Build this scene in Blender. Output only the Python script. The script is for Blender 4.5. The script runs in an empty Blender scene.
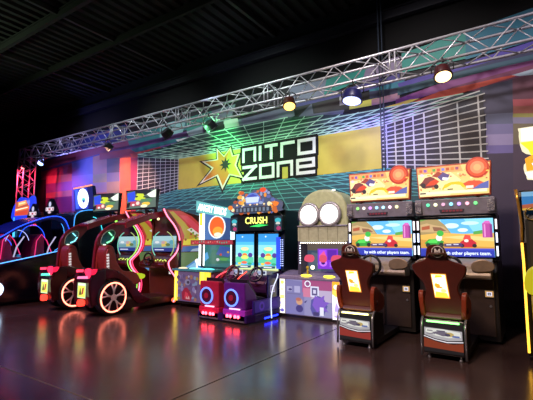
import bpy, bmesh, math, random
from mathutils import Vector, Matrix
random.seed(7)
PI=math.pi
scene=bpy.context.scene
C=scene.collection

# ---------------------------------------------------------------- materials
def srgb(h):
    r=[int(h[i:i+2],16)/255 for i in (0,2,4)]
    return tuple((c/12.92 if c<=.04045 else ((c+.055)/1.055)**2.4) for c in r)+(1,)
_M={}
def mat(h,rough=.5,metal=0,noise=.12,scale=14,coat=0,gain=1):
    k=('m',h,rough,metal,noise,scale,coat,gain)
    if k in _M: return _M[k]
    m=bpy.data.materials.new('surface_'+h); m.use_nodes=True
    nt=m.node_tree; b=nt.nodes['Principled BSDF']
    b.inputs['Roughness'].default_value=rough; b.inputs['Metallic'].default_value=metal
    if coat: b.inputs['Coat Weight'].default_value=coat
    c=tuple(min(1,x*gain) for x in srgb(h))
    tc=nt.nodes.new('ShaderNodeTexCoord'); n=nt.nodes.new('ShaderNodeTexNoise'); n.inputs['Scale'].default_value=scale
    n.inputs['Detail'].default_value=4
    r=nt.nodes.new('ShaderNodeValToRGB')
    r.color_ramp.elements[0].position=.3; r.color_ramp.elements[1].position=.7
    r.color_ramp.elements[0].color=tuple(x*(1-noise) for x in c[:3])+(1,)
    r.color_ramp.elements[1].color=tuple(min(1,x*(1+noise)) for x in c[:3])+(1,)
    nt.links.new(tc.outputs['Object'],n.inputs['Vector']); nt.links.new(n.outputs['Fac'],r.inputs['Fac'])
    nt.links.new(r.outputs['Color'],b.inputs['Base Color'])
    _M[k]=m; return m
def glow(h,s=1.0):
    k=('g',h,s)
    if k in _M: return _M[k]
    m=bpy.data.materials.new('glow_'+h); m.use_nodes=True
    nt=m.node_tree; b=nt.nodes['Principled BSDF']
    b.inputs['Base Color'].default_value=(.02,.02,.02,1); b.inputs['Roughness'].default_value=.35
    b.inputs['Emission Color'].default_value=srgb(h); b.inputs['Emission Strength'].default_value=s
    _M[k]=m; return m
def busy(name,cols,scale=9,s=1.0,emit=True,sc3=(1,1,1)):
    """printed art: blobs of several flat colours (voronoi cells through a ramp)"""
    k=('b',name)
    if k in _M: return _M[k]
    m=bpy.data.materials.new(name); m.use_nodes=True
    nt=m.node_tree; b=nt.nodes['Principled BSDF']; b.inputs['Roughness'].default_value=.35
    tc=nt.nodes.new('ShaderNodeTexCoord'); mp=nt.nodes.new('ShaderNodeMapping'); mp.inputs['Scale'].default_value=sc3
    n1=nt.nodes.new('ShaderNodeTexNoise'); n1.inputs['Scale'].default_value=scale*.6; n1.inputs['Detail'].default_value=3
    mx=nt.nodes.new('ShaderNodeVectorMath'); mx.operation='MULTIPLY_ADD'; mx.inputs[1].default_value=(.25,.25,.25)
    v=nt.nodes.new('ShaderNodeTexVoronoi'); v.inputs['Scale'].default_value=scale
    sp=nt.nodes.new('ShaderNodeSeparateColor'); r=nt.nodes.new('ShaderNodeValToRGB'); r.color_ramp.interpolation='CONSTANT'
    for i,c in enumerate(cols):
        e=r.color_ramp.elements[i] if i<2 else r.color_ramp.elements.new(i/len(cols))
        e.position=i/len(cols); e.color=srgb(c)
    L=nt.links.new
    L(tc.outputs['Object'],mp.inputs['Vector']); L(mp.outputs[0],n1.inputs['Vector'])
    L(n1.outputs['Color'],mx.inputs[0]); L(mp.outputs[0],mx.inputs[2])
    L(mx.outputs[0],v.inputs['Vector']); L(v.outputs['Color'],sp.inputs[0]); L(sp.outputs[0],r.inputs['Fac'])
    if emit:
        b.inputs['Base Color'].default_value=(.02,.02,.02,1)
        L(r.outputs['Color'],b.inputs['Emission Color']); b.inputs['Emission Strength'].default_value=s
    else: L(r.outputs['Color'],b.inputs['Base Color'])
    _M[k]=m; return m

OFF=Vector((0,0,0))   # base of the thing being built; shapes are written in room coordinates
def at(root):
    global OFF
    OFF=Vector(root.location) if root else Vector((0,0,0)); return root
# ---------------------------------------------------------------- mesh builder
class B:
    def __init__(s): s.v=[]; s.f=[]; s.mi=[]; s.m=0; s.sm=[]
    def add(s,vs,fs,smooth=False):
        o=len(s.v); s.v+= [tuple(v) for v in vs]
        for f in fs: s.f.append([i+o for i in f]); s.mi.append(s.m); s.sm.append(smooth)
        return s
    def box(s,x0,x1,y0,y1,z0,z1):
        vs=[(x,y,z) for x in (x0,x1) for y in (y0,y1) for z in (z0,z1)]
        return s.add(vs,[(0,1,3,2),(4,6,7,5),(0,4,5,1),(2,3,7,6),(0,2,6,4),(1,5,7,3)])
    def prism(s,pts,a,b,axis='y'):
        """pts 2-D outline; axis = extrusion axis"""
        n=len(pts)
        def mk(p,t): return {'y':(p[0],t,p[1]),'x':(t,p[0],p[1]),'z':(p[0],p[1],t)}[axis]
        vs=[mk(p,a) for p in pts]+[mk(p,b) for p in pts]
        fs=[tuple(range(n)),tuple(range(2*n-1,n-1,-1))]+[(i,i+n,(i+1)%n+n,(i+1)%n) for i in range(n)]
        return s.add(vs,fs)
    def poly(s,pts): return s.add(pts,[tuple(range(len(pts)))])
    def tube(s,pts,r,n=8,closed=False,r2=None):
        pts=[Vector(p) for p in pts]; N=len(pts); rings=[]
        up=None
        for i,p in enumerate(pts):
            if closed: t=pts[(i+1)%N]-pts[i-1]
            else: t=pts[min(i+1,N-1)]-pts[max(i-1,0)]
            t.normalize()
            if up is None:
                up=Vector((0,0,1)) if abs(t.z)<.9 else Vector((1,0,0))
            a=t.cross(up)
            if a.length<1e-4: a=t.cross(Vector((1,.2,.1)))
            a.normalize(); b=a.cross(t); b.normalize(); up=b
            rr=r if r2 is None else r+(r2-r)*i/max(1,N-1)
            rings.append([p+a*math.cos(2*PI*k/n)*rr+b*math.sin(2*PI*k/n)*rr for k in range(n)])
        vs=[v for q in rings for v in q]; fs=[]
        for i in range(N if closed else N-1):
            j=(i+1)%N
            for k in range(n): fs.append((i*n+k,i*n+(k+1)%n,j*n+(k+1)%n,j*n+k))
        s.add(vs,fs,True)
        if not closed:
            o=len(s.v)-len(vs)
            s.f.append([o+k for k in range(n)][::-1]); s.mi.append(s.m); s.sm.append(False)
            s.f.append([o+(N-1)*n+k for k in range(n)]); s.mi.append(s.m); s.sm.append(False)
        return s
    def cyl(s,p0,p1,r,r2=None,n=24): return s.tube([p0,p1],r,n,r2=r2)
    def ring(s,c,R,r,ax='y',n=32,rx=None,a0=0,a1=2*PI):
        rx=rx or R; full=abs(a1-a0-2*PI)<1e-6; pts=[]
        for i in range(n if full else n+1):
            t=a0+(a1-a0)*i/n; u,w=rx*math.cos(t),R*math.sin(t)
            pts.append({'y':(c[0]+u,c[1],c[2]+w),'x':(c[0],c[1]+u,c[2]+w),'z':(c[0]+u,c[1]+w,c[2])}[ax])
        return s.tube(pts,r,8,closed=full)
    def disc(s,c,R,t=.01,ax='y',n=28,rx=None):
        rx=rx or R
        pts=[(math.cos(2*PI*i/n)*rx,math.sin(2*PI*i/n)*R) for i in range(n)]
        if ax=='y': return s.prism([(c[0]+p[0],c[2]+p[1]) for p in pts],c[1]-t/2,c[1]+t/2,'y')
        if ax=='x': return s.prism([(c[1]+p[0],c[2]+p[1]) for p in pts],c[0]-t/2,c[0]+t/2,'x')
        return s.prism([(c[0]+p[0],c[1]+p[1]) for p in pts],c[2]-t/2,c[2]+t/2,'z')
    def ball(s,c,r,n=14,m=9):
        if not hasattr(r,'__len__'): r=(r,r,r)
        vs=[]; fs=[]
        for j in range(m+1):
            for i in range(n):
                a=PI*j/m; b=2*PI*i/n
                vs.append((c[0]+r[0]*math.sin(a)*math.cos(b),c[1]+r[1]*math.sin(a)*math.sin(b),c[2]+r[2]*math.cos(a)))
        for j in range(m):
            for i in range(n): fs.append((j*n+i,(j+1)*n+i,(j+1)*n+(i+1)%n,j*n+(i+1)%n))
        return s.add(vs,fs,True)
    def shear(s,fn):
        s.v=[fn(*v) for v in s.v]; return s
    def build(s,name,mats,parent=None,bev=0,label=None,loc=None,seg=2,rot=None):
        o3=OFF if parent else Vector((0,0,0))
        me=bpy.data.meshes.new(name); me.from_pydata([Vector(v)-o3 for v in s.v],[],s.f)
        if not isinstance(mats,(list,tuple)): mats=[mats]
        for m in mats: me.materials.append(m)
        for p,mi,sm in zip(me.polygons,s.mi,s.sm): p.material_index=min(mi,len(mats)-1); p.use_smooth=sm
        bm=bmesh.new(); bm.from_mesh(me)
        bmesh.ops.remove_doubles(bm,verts=bm.verts,dist=1e-6)
        bmesh.ops.recalc_face_normals(bm,faces=bm.faces)
        if bev:
            es=[e for e in bm.edges if len(e.link_faces)==2 and e.calc_face_angle(0)>.6]
            bmesh.ops.bevel(bm,geom=es,offset=bev,segments=seg,affect='EDGES',profile=.6,clamp_overlap=True)
        bm.to_mesh(me); bm.free()
        o=bpy.data.objects.new(name,me); C.objects.link(o)
        if parent: o.parent=parent
        if loc: o.location=loc
        if rot: o.rotation_euler=rot
        if label: o['label']=label
        return o
def smooth(pts,n=5,closed=True):
    N=len(pts); out=[]
    rg=range(N if closed else N-1)
    for i in rg:
        g=lambda k:(pts[k%N] if closed else pts[max(0,min(N-1,k))])
        p0,p1,p2,p3=g(i-1),g(i),g(i+1),g(i+2)
        for j in range(n):
            t=j/n
            out.append(tuple(.5*((2*b)+(-a+c)*t+(2*a-5*b+4*c-d)*t*t+(-a+3*b-3*c+d)*t**3) for a,b,c,d in zip(p0,p1,p2,p3)))
    if not closed: out.append(tuple(pts[-1]))
    return out
def thing(name,label,cat,loc=(0,0,0),rz=0,group=None):
    o=bpy.data.objects.new(name,None); C.objects.link(o); o.location=loc; o.rotation_euler=(0,0,rz)
    o.empty_display_size=.1
    return tag(o,label,cat,group)
def tag(o,label,cat,group=None):
    o['label']=label; o['category']=cat
    if group: o['group']=group
    return o
def struct(o): o['kind']='structure'; return o
def dup(root,loc,label,group=None):
    def cp(o,parent):
        c=o.copy(); C.objects.link(c); c.parent=parent
        for ch in o.children: cp(ch,c)
        return c
    r=cp(root,None); r.location=loc; r['label']=label
    if group: r['group']=group
    return r
def find(root,name):
    return [c for c in root.children if c.name.split('.')[0]==name]

# flat printed / lit artwork: layered polygons on a vertical plane facing -Y (or +X)
def art(parent,name,rect,y,polys,s=1.0,emit=True,ax='y',label=None,back=None,step=.0012,t=.0,shear=None,rough=.4):
    """rect=(x0,x1,z0,z1); polys: (hex,[(u,v)..]) / (hex,'o',cu,cv,ru,rv) / (hex,'r',u0,u1,v0,v1)"""
    x0,x1,z0,z1=rect; b=B(); cols=[]; d=0
    if back: polys=[(back,'r',0,1,0,1)]+polys
    for q in polys:
        h=q[0]
        if h not in cols: cols.append(h)
        b.m=cols.index(h)
        if q[1]=='o': pts=[(q[2]+q[4]*math.cos(a*PI/10),q[3]+q[5]*math.sin(a*PI/10)) for a in range(20)]
        elif q[1]=='r': pts=[(q[2],q[4]),(q[3],q[4]),(q[3],q[5]),(q[2],q[5])]
        else: pts=q[1]
        yy=y-d if ax=='y' else y+d
        w=[(x0+(x1-x0)*u,z0+(z1-z0)*v) for u,v in pts]
        b.poly([(a,yy,c) for a,c in w] if ax=='y' else [(yy,a,c) for a,c in w])
        d+=step
    if shear: b.shear(shear)
    ms=[glow(h,s) if emit else mat(h,rough,noise=.06) for h in cols]
    me=bpy.data.meshes.new(name); me.from_pydata([Vector(v)-(OFF if parent else Vector((0,0,0))) for v in b.v],[],b.f)
    for m in ms: me.materials.append(m)
    for p,mi in zip(me.polygons,b.mi): p.material_index=mi
    o=bpy.data.objects.new(name,me); C.objects.link(o); o.parent=parent
    if label: o['label']=label
    return o
def text(parent,name,body,x,y,z,size,m,ax='y',rot=0,width=None,ext=.002,spacing=1,align='CENTER',tilt=0):
    cu=bpy.data.curves.new(name,'FONT'); cu.body=body; cu.size=size; cu.extrude=ext; cu.align_x=align; cu.align_y='CENTER'
    cu.space_character=spacing; cu.resolution_u=3; cu.offset=size*.012
    o=bpy.data.objects.new(name,cu); C.objects.link(o)
    bpy.context.view_layer.update()
    dg=bpy.context.evaluated_depsgraph_get()
    me=bpy.data.meshes.new_from_object(o.evaluated_get(dg))
    bpy.data.objects.remove(o)
    if width:
        w=max(v.co.x for v in me.vertices)-min(v.co.x for v in me.vertices); k=width/max(w,1e-6)
        for v in me.vertices: v.co.x*=k
    me.materials.clear(); me.materials.append(m)
    ob=bpy.data.objects.new(name,me); C.objects.link(ob); ob.parent=parent
    ob.location=Vector((x,y,z))-(OFF if parent else Vector((0,0,0))); ob.rotation_euler=(PI/2-tilt,rot,0) if ax=='y' else (PI/2,0,PI/2)
    if rot and ax=='y': ob.rotation_euler=(PI/2,-rot,0)
    return ob
MURAL=[
 ('5a2040',[(-17.39,5.45),(-15.03,5.55),(-14.9,4.09),(-17.24,4.14)]),
 ('7a5058',[(-16.85,4.27),(-14.91,4.17),(-14.81,3.14),(-16.73,3.18)]),
 ('5a3c78',[(-16.81,3.93),(-14.88,3.89),(-14.85,3.54),(-16.77,3.55)]),
 ('481848',[(-16.75,3.34),(-14.83,3.3),(-14.67,1.6),(-16.55,1.61)]),
 ('3c4080',[(-15.02,5.38),(-13.61,5.42),(-13.32,1.6),(-14.67,1.6)]),
 ('50508c',[(-14.9,4.09),(-13.51,4.04),(-13.48,3.66),(-14.86,3.66)]),
 ('7a5048',[(-13.62,5.5),(-12.76,5.52),(-12.49,1.6),(-13.32,1.6)]),
 ('786840',[(-13.5,4.0),(-12.65,3.99),(-12.63,3.63),(-13.47,3.62)]),
 ('6c5c70',[(-13.48,3.7),(-12.63,3.66),(-12.6,3.3),(-13.45,3.32)]),
 ('68604c',[(-12.76,5.52),(-12.0,5.47),(-11.94,4.42),(-12.69,4.47)]),
 ('342c38',[(-12.69,4.51),(-11.94,4.45),(-11.9,3.92),(-12.65,3.95)]),
 ('58506a',[(-12.65,3.99),(-11.91,3.95),(-11.88,3.6),(-12.63,3.63)]),
 ('786050',[(-12.63,3.66),(-11.89,3.63),(-11.76,1.59),(-12.49,1.6)]),
 ('f85020',[(-11.94,4.49),(-11.34,4.45),(-11.18,1.59),(-11.76,1.59)]),  # stripe colour takes in the red light falling on it
 ('7a3020',[(-11.96,4.81),(-10.94,4.75),(-10.92,4.37),(-11.94,4.45)]),
 ('802038',[(-11.34,4.42),(-10.92,4.4),(-10.77,1.59),(-11.18,1.59)]),
 ('182460',[(-17.39,5.45),(-13.19,5.58),(-11.57,5.62),(-11.52,4.79),(-17.28,4.49)]),
 ('602440',[(-17.33,4.92),(-13.15,5.05),(-11.53,5.04),(-10.94,4.89),(-10.92,4.47),(-13.13,4.75),(-17.29,4.57)]),
 ('285c60',[(-11.65,5.24),(-8.75,5.3),(-8.32,4.97),(-11.41,4.78)]),
 ('6c9090',[(-9.92,5.3),(-8.71,5.32),(-8.9,4.79),(-9.9,4.87)]),
 ('246c60',[(-8.71,5.32),(-7.69,5.35),(-7.68,4.84),(-8.69,4.85)]),
 ('585868',[(-7.69,5.35),(-6.79,5.39),(-6.79,4.92),(-7.68,4.84)]),
 ('482858',[(-12.53,4.78),(-10.39,4.87),(-7.91,4.91),(-7.91,4.7),(-10.37,4.54),(-12.51,4.52)]),
 ('145058',[(-11.51,4.68),(-8.69,4.75),(-8.56,4.51),(-10.37,4.47),(-11.5,4.47)]),
 ('6c2030',[(-13.13,4.78),(-11.41,4.71),(-10.87,4.43),(-13.11,4.52)]),
 ('68407c',[(-10.37,4.57),(-9.07,4.62),(-9.16,4.44),(-10.37,4.43)]),
 ('a03424',[(-11.4,4.53),(-9.89,4.57),(-9.65,4.41),(-11.18,4.36)]),
 ('c08820',[(-10.03,4.49),(-8.81,4.55),(-8.72,4.38),(-9.88,4.34)]),
 ('b8b8b8',[(-9.16,4.7),(-8.31,4.7),(-8.22,4.47),(-8.9,4.5)]),
 ('08080a',[(-8.56,4.7),(-7.95,4.7),(-7.9,4.39),(-8.39,4.4)]),
 ('788890',[(-8.69,4.88),(-8.03,4.96),(-8.03,4.74),(-8.6,4.74)]),
 ('08080a',[(-8.03,4.93),(-7.22,4.97),(-7.22,4.62),(-7.91,4.54)]),
 ('44484c',[(-8.03,4.59),(-7.15,4.64),(-7.14,4.37),(-7.82,4.32)]),
 ('040406',[(-6.79,5.39),(-4.97,5.45),(-4.98,4.4),(-7.14,4.52)]),
 ('4c5060',[(-6.72,4.91),(-5.06,4.97),(-4.74,4.88),(-4.86,4.69),(-6.64,4.56)]),
 ('84747c',[(-7.22,4.97),(-6.72,4.97),(-6.64,4.7),(-7.15,4.67)]),
 ('606478',[(-5.03,5.47),(-3.99,5.46),(-4.02,5.07),(-5.03,5.04)]),
 ('1c7068',[(-3.99,5.44),(-2.96,5.53),(-3.06,5.22),(-4.07,5.05)]),
 ('686078',[(-2.98,5.53),(-2.19,5.56),(-2.2,5.2),(-3.11,5.14)]),
 ('1c6c64',[(-2.19,5.61),(-0.84,5.74),(-0.87,5.16),(-2.25,5.17)]),
 ('145468',[(-0.92,5.72),(0.4,5.86),(0.36,5.22),(-0.95,5.14)]),
 ('343068',[(-5.03,5.07),(-4.02,5.07),(-2.25,5.17),(-2.25,4.99),(-4.02,4.87),(-5.03,4.88)]),
 ('08080c',[(-4.91,4.91),(-3.41,4.94),(-3.42,4.53),(-4.86,4.54)]),
 ('44465c',[(-4.8,4.63),(-4.4,4.92),(-4.35,4.65),(-3.54,4.6),(-3.62,4.44),(-4.74,4.47)]),
 ('180c10',[(-4.32,4.87),(-3.66,4.89),(-3.66,4.65),(-4.32,4.67)]),
 ('808088',[(-3.66,4.94),(-3.41,4.94),(-3.41,4.72),(-3.66,4.72)]),
 ('989840',[(-3.41,4.7),(-2.75,4.73),(-2.75,4.57),(-3.42,4.58)]),
 ('1c5c70',[(-2.93,4.95),(-2.15,5.01),(-2.15,4.78),(-2.93,4.79)]),
 ('806074',[(-2.89,4.71),(-2.26,4.74),(-2.27,4.58),(-2.89,4.57)]),
 ('342a78',[(-2.3,4.95),(-0.88,5.08),(0.36,5.22),(0.34,4.95),(-0.89,4.88),(-2.26,4.81)]),
 ('141c3c',[(-2.93,4.91),(-2.26,4.85),(-0.88,4.96),(0.35,5.07),(0.34,4.8),(-1.45,4.76),(-2.93,4.72)]),
 ('183c4c',[(-2.3,4.86),(-0.88,4.92),(0.34,4.95),(0.33,4.77),(-1.45,4.76),(-2.31,4.68)]),
 ('602860',[(-2.35,4.6),(-1.45,4.76),(-0.37,4.83),(0.34,4.84),(0.32,4.54),(-1.08,4.63),(-2.36,4.47)]),
 ('501838',[(-1.26,4.63),(0.33,4.77),(0.3,4.25),(-0.91,4.47)]),
 ('98301c',[(-2.17,4.43),(-1.46,4.59),(-0.38,4.63),(0.1,4.63),(-0.73,4.51),(-1.96,4.35)]),
 ('b0a030',[(-2.62,4.47),(-2.06,4.54),(-1.85,4.52),(-2.1,4.46),(-2.58,4.4)]),
 ('7c8c98',[(-0.19,4.63),(0.33,4.69),(0.32,4.54),(-0.06,4.58)]),
 ('24243a',[(-0.73,4.51),(-0.18,4.55),(-0.21,3.91),(-0.67,3.96)]),
 ('3c425a',[(-0.67,3.96),(-0.21,3.91),(-0.21,3.7),(-0.66,3.76)]),
 ('504e72',[(-0.66,3.76),(-0.21,3.7),(-0.22,3.51),(-0.67,3.56)]),
 ('686284',[(-0.67,3.56),(-0.22,3.51),(-0.23,3.3),(-0.68,3.35)]),
 ('4a4474',[(-0.68,3.35),(-0.23,3.3),(-0.24,3.15),(-0.69,3.19)]),
 ('241c34',[(-0.69,3.19),(-0.24,3.15),(-0.39,0.47),(-0.83,0.44)]),
 ('401a2c',[(-0.18,4.55),(0.75,4.58),(0.72,4.01),(-0.2,4.16)]),
 ('7a3038',[(-0.2,4.16),(0.72,4.01),(0.71,3.85),(-0.2,4.03)]),
 ('6c3830',[(-0.2,4.03),(0.71,3.87),(0.7,3.74),(-0.21,3.89)]),
 ('6a6830',[(-0.21,3.89),(0.7,3.74),(0.69,3.66),(-0.22,3.82)]),
 ('5c5a70',[(-0.22,3.82),(0.69,3.66),(0.69,3.55),(-0.22,3.7)]),
 ('504a38',[(-0.22,3.7),(0.69,3.55),(0.66,3.18),(-0.24,3.31)]),
 ('2c2034',[(-0.24,3.31),(0.66,3.18),(0.49,0.54),(-0.4,0.47)]),
]
# ================================================================ the room
def floor_mat():
    m=bpy.data.materials.new('sealed_concrete'); m.use_nodes=True; nt=m.node_tree; b=nt.nodes['Principled BSDF']; L=nt.links.new
    tc=nt.nodes.new('ShaderNodeTexCoord'); n=nt.nodes.new('ShaderNodeTexNoise'); n.inputs['Scale'].default_value=.9; n.inputs['Detail'].default_value=8
    r=nt.nodes.new('ShaderNodeValToRGB'); r.color_ramp.elements[0].position=.3; r.color_ramp.elements[1].position=.75
    r.color_ramp.elements[0].color=srgb('3a2a2c'); r.color_ramp.elements[1].color=srgb('584440')
    L(tc.outputs['Object'],n.inputs['Vector']); L(n.outputs['Fac'],r.inputs['Fac']); L(r.outputs['Color'],b.inputs['Base Color'])
    n2=nt.nodes.new('ShaderNodeTexNoise'); n2.inputs['Scale'].default_value=2.2; n2.inputs['Detail'].default_value=6
    mr=nt.nodes.new('ShaderNodeMapRange'); mr.inputs['To Min'].default_value=.15; mr.inputs['To Max'].default_value=.27
    L(tc.outputs['Object'],n2.inputs['Vector']); L(n2.outputs['Fac'],mr.inputs['Value']); L(mr.outputs[0],b.inputs['Roughness'])
    n3=nt.nodes.new('ShaderNodeTexNoise'); n3.inputs['Scale'].default_value=5; n3.inputs['Detail'].default_value=3
    bp=nt.nodes.new('ShaderNodeBump'); bp.inputs['Strength'].default_value=.08; bp.inputs['Distance'].default_value=.02
    L(tc.outputs['Object'],n3.inputs['Vector']); L(n3.outputs['Fac'],bp.inputs['Height']); L(bp.outputs[0],b.inputs['Normal'])
    b.inputs['Specular IOR Level'].default_value=1.0
    return m
b=B(); b.box(-26,5,-6,9.2,-.2,0)
b.m=1
b.box(-26,5,2.395,2.412,-.001,.0015)
b.m=2
b.box(-3.0,-2.985,2.412,8.6,-.001,.0012); b.box(-9.0,-8.985,2.412,8.6,-.001,.0012)
struct(b.build('floor',[floor_mat(),mat('7a6c66',.6),mat('0c0808',.8)]))
b=B(); b.box(-26,5,8.62,8.9,0,7.3); struct(b.build('wall_back',mat('020203',.95)))
b=B(); b.box(-26.3,-26,-6,9.2,0,7.3); struct(b.build('wall_left',mat('101018',.9)))
# corrugated roof deck
b=B(); z=7.1; N=104; xs=[]
for i in range(N):
    x=-26+i*.3
    xs+= [(x,z),(x+.12,z),(x+.15,z+.08),(x+.27,z+.08)]
b.prism(xs+[(5.3,7.3),(-26,7.3)],-6,9.2,'y')
struct(b.build('ceiling',mat('1c1d18',.85)))
# steel beams under the deck
def ibeam(y,z0,z1,w,h='3c3e3a'):
    b=B(); b.box(-26,5,y-w/2,y+w/2,z0,z0+.03); b.box(-26,5,y-w/2,y+w/2,z1-.03,z1); b.box(-26,5,y-.015,y+.015,z0+.03,z1-.03)
    return b
b=ibeam(4.78,6.86,7.08,.10); b.v+=[]
struct(b.build('trim_1',mat('1e201a',.8)))
struct(ibeam(6.36,6.88,7.08,.08).build('trim_2',mat('1e201a',.8)))
struct(ibeam(8.5,6.42,6.66,.14).build('trim_3',mat('1a1a26',.7)))
b=B()
for x in (-20,-12.7,-9.3,-5.5,-1.5,2):
    b.box(x-.04,x+.04,-6,8.6,6.98,7.1)
struct(b.build('trim_4',mat('3c3e3a',.6)))

# ================================================================ the mural on the back wall
YW=8.6
mural=at(thing('wall_mural','huge printed wall mural of colour blocks and white grid room around a yellow name panel','mural',(-8,YW,0)))
def flat(name,polys,y,step=.0,rough=.6,smallnoise=.08,parent=mural,gain=1):
    b=B(); cols=[]; d=0
    for h,pts in polys:
        if h not in cols: cols.append(h)
        b.m=cols.index(h); b.poly([(p[0],y-d,p[1]) for p in pts]); d+=step
    me=bpy.data.meshes.new(name); me.from_pydata([Vector(v)-OFF for v in b.v],[],b.f)
    for h in cols: me.materials.append(mat(h,rough,noise=smallnoise,scale=3,gain=gain))
    for p,mi in zip(me.polygons,b.mi): p.material_index=mi
    o=bpy.data.objects.new(name,me); C.objects.link(o); o.parent=parent; return o
def line(p,q,w):
    dx,dz=q[0]-p[0],q[1]-p[1]; l=math.hypot(dx,dz) or 1; nx,nz=-dz/l*w/2,dx/l*w/2
    return [(p[0]+nx,p[1]+nz),(q[0]+nx,q[1]+nz),(q[0]-nx,q[1]-nz),(p[0]-nx,p[1]-nz)]
b=B(); b.box(-17.45,4.9,YW,YW+.015,.1,5.53); b.build('backing_board',mat('0e0e18',.7),mural)
# right-hand stripes go on past the picture
extra=[]
for k,(h,x0,x1,z0,z1) in enumerate([('4a2838',.69,2.2,4.3,5.0),('5c5a70',.69,2.2,3.6,4.3),('6a3a50',.69,2.2,1,3.6),('3c4466',2.2,4.8,3.9,5.2),('2c6460',2.2,4.8,2.8,3.9),('302048',2.2,4.8,.6,2.8)]):
    extra.append((h,[(x0,z0),(x1,z0),(x1,z1),(x0,z1)]))
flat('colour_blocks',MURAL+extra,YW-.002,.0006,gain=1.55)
# grid room: one-point perspective drawing round the yellow panel
VX,VZ=-5.81,3.58
XL,XR,ZB,ZT=-8.95,-2.67,3.11,4.06
def ztop(x):
    P=[(-10.92,4.46),(-9.6,4.52),(-8.2,4.74),(-5.2,4.70),(-4.4,4.60),(-3.4,4.47),(-.7,4.44)]
    for a,c in zip(P,P[1:]):
        if a[0]<=x<=c[0]: return a[1]+(c[1]-a[1])*(x-a[0])/(c[0]-a[0])
    return 4.4
OL,OR=-10.92,-.68
def sc(x,z,s): return (VX+(x-VX)*s,VZ+(z-VZ)*s)
sl=(VX-OL)/(VX-XL); sr=(OR-VX)/(XR-VX)
ceil_out=[(OL,4.36)]+[(x,ztop(x)) for x in (OL+.01,-9.6,-8.2,-5.2,-4.4,-3.4,-.7)]+[(XR,ZT),(XL,ZT)]
base=[('123c34',[(XL,ZT),(OL,4.38),(OL,4.46),(-9.6,4.52),(-8.2,4.74),(-5.2,4.70),(-4.4,4.60),(-3.4,4.47),(-.7,4.44),(OR,4.36),(XR,ZT)]),
      ('0e2c3a',[(-4.4,4.60),(-3.4,4.47),(-.7,4.44),(OR,4.36),(XR,ZT),(-4.6,ZT)]),
      ('16181e',[(XL,ZT),(XL,ZB),sc(XL,ZB,sl),sc(XL,ZT,sl)]),
      ('1e1e28',[(XR,ZT),(XR,ZB),sc(XR,ZB,sr),sc(XR,ZT,sr)]),
      ('1c4c50',[(XL,ZB),(XR,ZB),sc(XR,ZB,sr),(OR,1.3),(OL,1.3),sc(XL,ZB,sl)])]
flat('grid_background',base,YW-.05,.001)
G=[]
W='b8bcbc'; GR='9cc8b0'; TE='4c9c98'
for x in [-10.89,-10.62,-10.33,-10.02,-9.78,-9.55,-9.32,-9.14,-8.98]:
    s=(VX-x)/(VX-XL); G.append((W,line(sc(XL,ZB,s),sc(XL,ZT,s),.022)))
for x in [-2.57,-2.38,-2.19,-2.0,-1.78,-1.49,-1.14,-0.77]:
    s=(x-VX)/(XR-VX); G.append((W,line(sc(XR,ZB,s),sc(XR,ZT,s),.030)))
for k in range(12):
    z=ZB+(ZT-ZB)*k/11
    G.append((W,line((XL,z),sc(XL,z,sl),.017))); G.append((W,line((XR,z),sc(XR,z,sr+.01),.024)))
for s in (1.03,1.14,1.27,1.42,1.60,1.80,2.04,2.3):        # ceiling cross lines
    z=VZ+(ZT-VZ)*s; lo,hi=max(OL,VX-(VX-XL)*s),min(OR,VX+(XR-VX)*s); run=None; st=.05; x=lo
    while x<=hi:
        ok=z<ztop(x)
        if ok and run is None: run=x
        if run is not None and (not ok or x+st>hi):
            if x-run>.1: G.append((GR,line((run,z),(x,z),.022)))
            run=None
        x+=st
for k in range(0,23):                                       # ceiling rails
    x0=XL+(XR-XL)*k/22; s=1.0
    while s<2.6:
        p=sc(x0,ZT,s+.02)
        if p[1]>ztop(p[0]) or p[0]<OL or p[0]>OR: break
        s+=.02
    G.append((GR if k<18 else W,line((x0,ZT),sc(x0,ZT,s),.024)))
s=1.0
for s in (1.05,1.2,1.38,1.58,1.8,2.05,2.35,2.7,3.1,3.6,4.2): # floor cross lines
    z=VZ+(ZB-VZ)*s; lo,hi=max(OL,VX-(VX-XL)*s),min(OR,VX+(XR-VX)*s)
    G.append((TE,line((lo,z),(hi,z),.022)))
for k in range(-14,37):
    x0=XL+(XR-XL)*k/22; s0=1.0
    if k<0 or k>22:
        # starts at the side wall's foot
        s0=None; s=1.0
        while s<sl+1:
            p=sc(x0,ZB,s)
            break
        # rail seen only outside the corner line; find where it enters the drawn rectangle below the walls
        continue
    s=s0
    while s<4.8:
        p=sc(x0,ZB,s+.03)
        if p[0]<OL or p[0]>OR or p[1]<1.3: break
        s+=.03
    G.append((TE,line((x0,ZB),sc(x0,ZB,s),.022)))
flat('grid_lines',G,YW-.056,.00005)
flat('yellow_panel',[('b8ac3c',[(XL,ZB),(XR,ZB),(XR,ZT),(XL,ZT)])],YW-.062)
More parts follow.
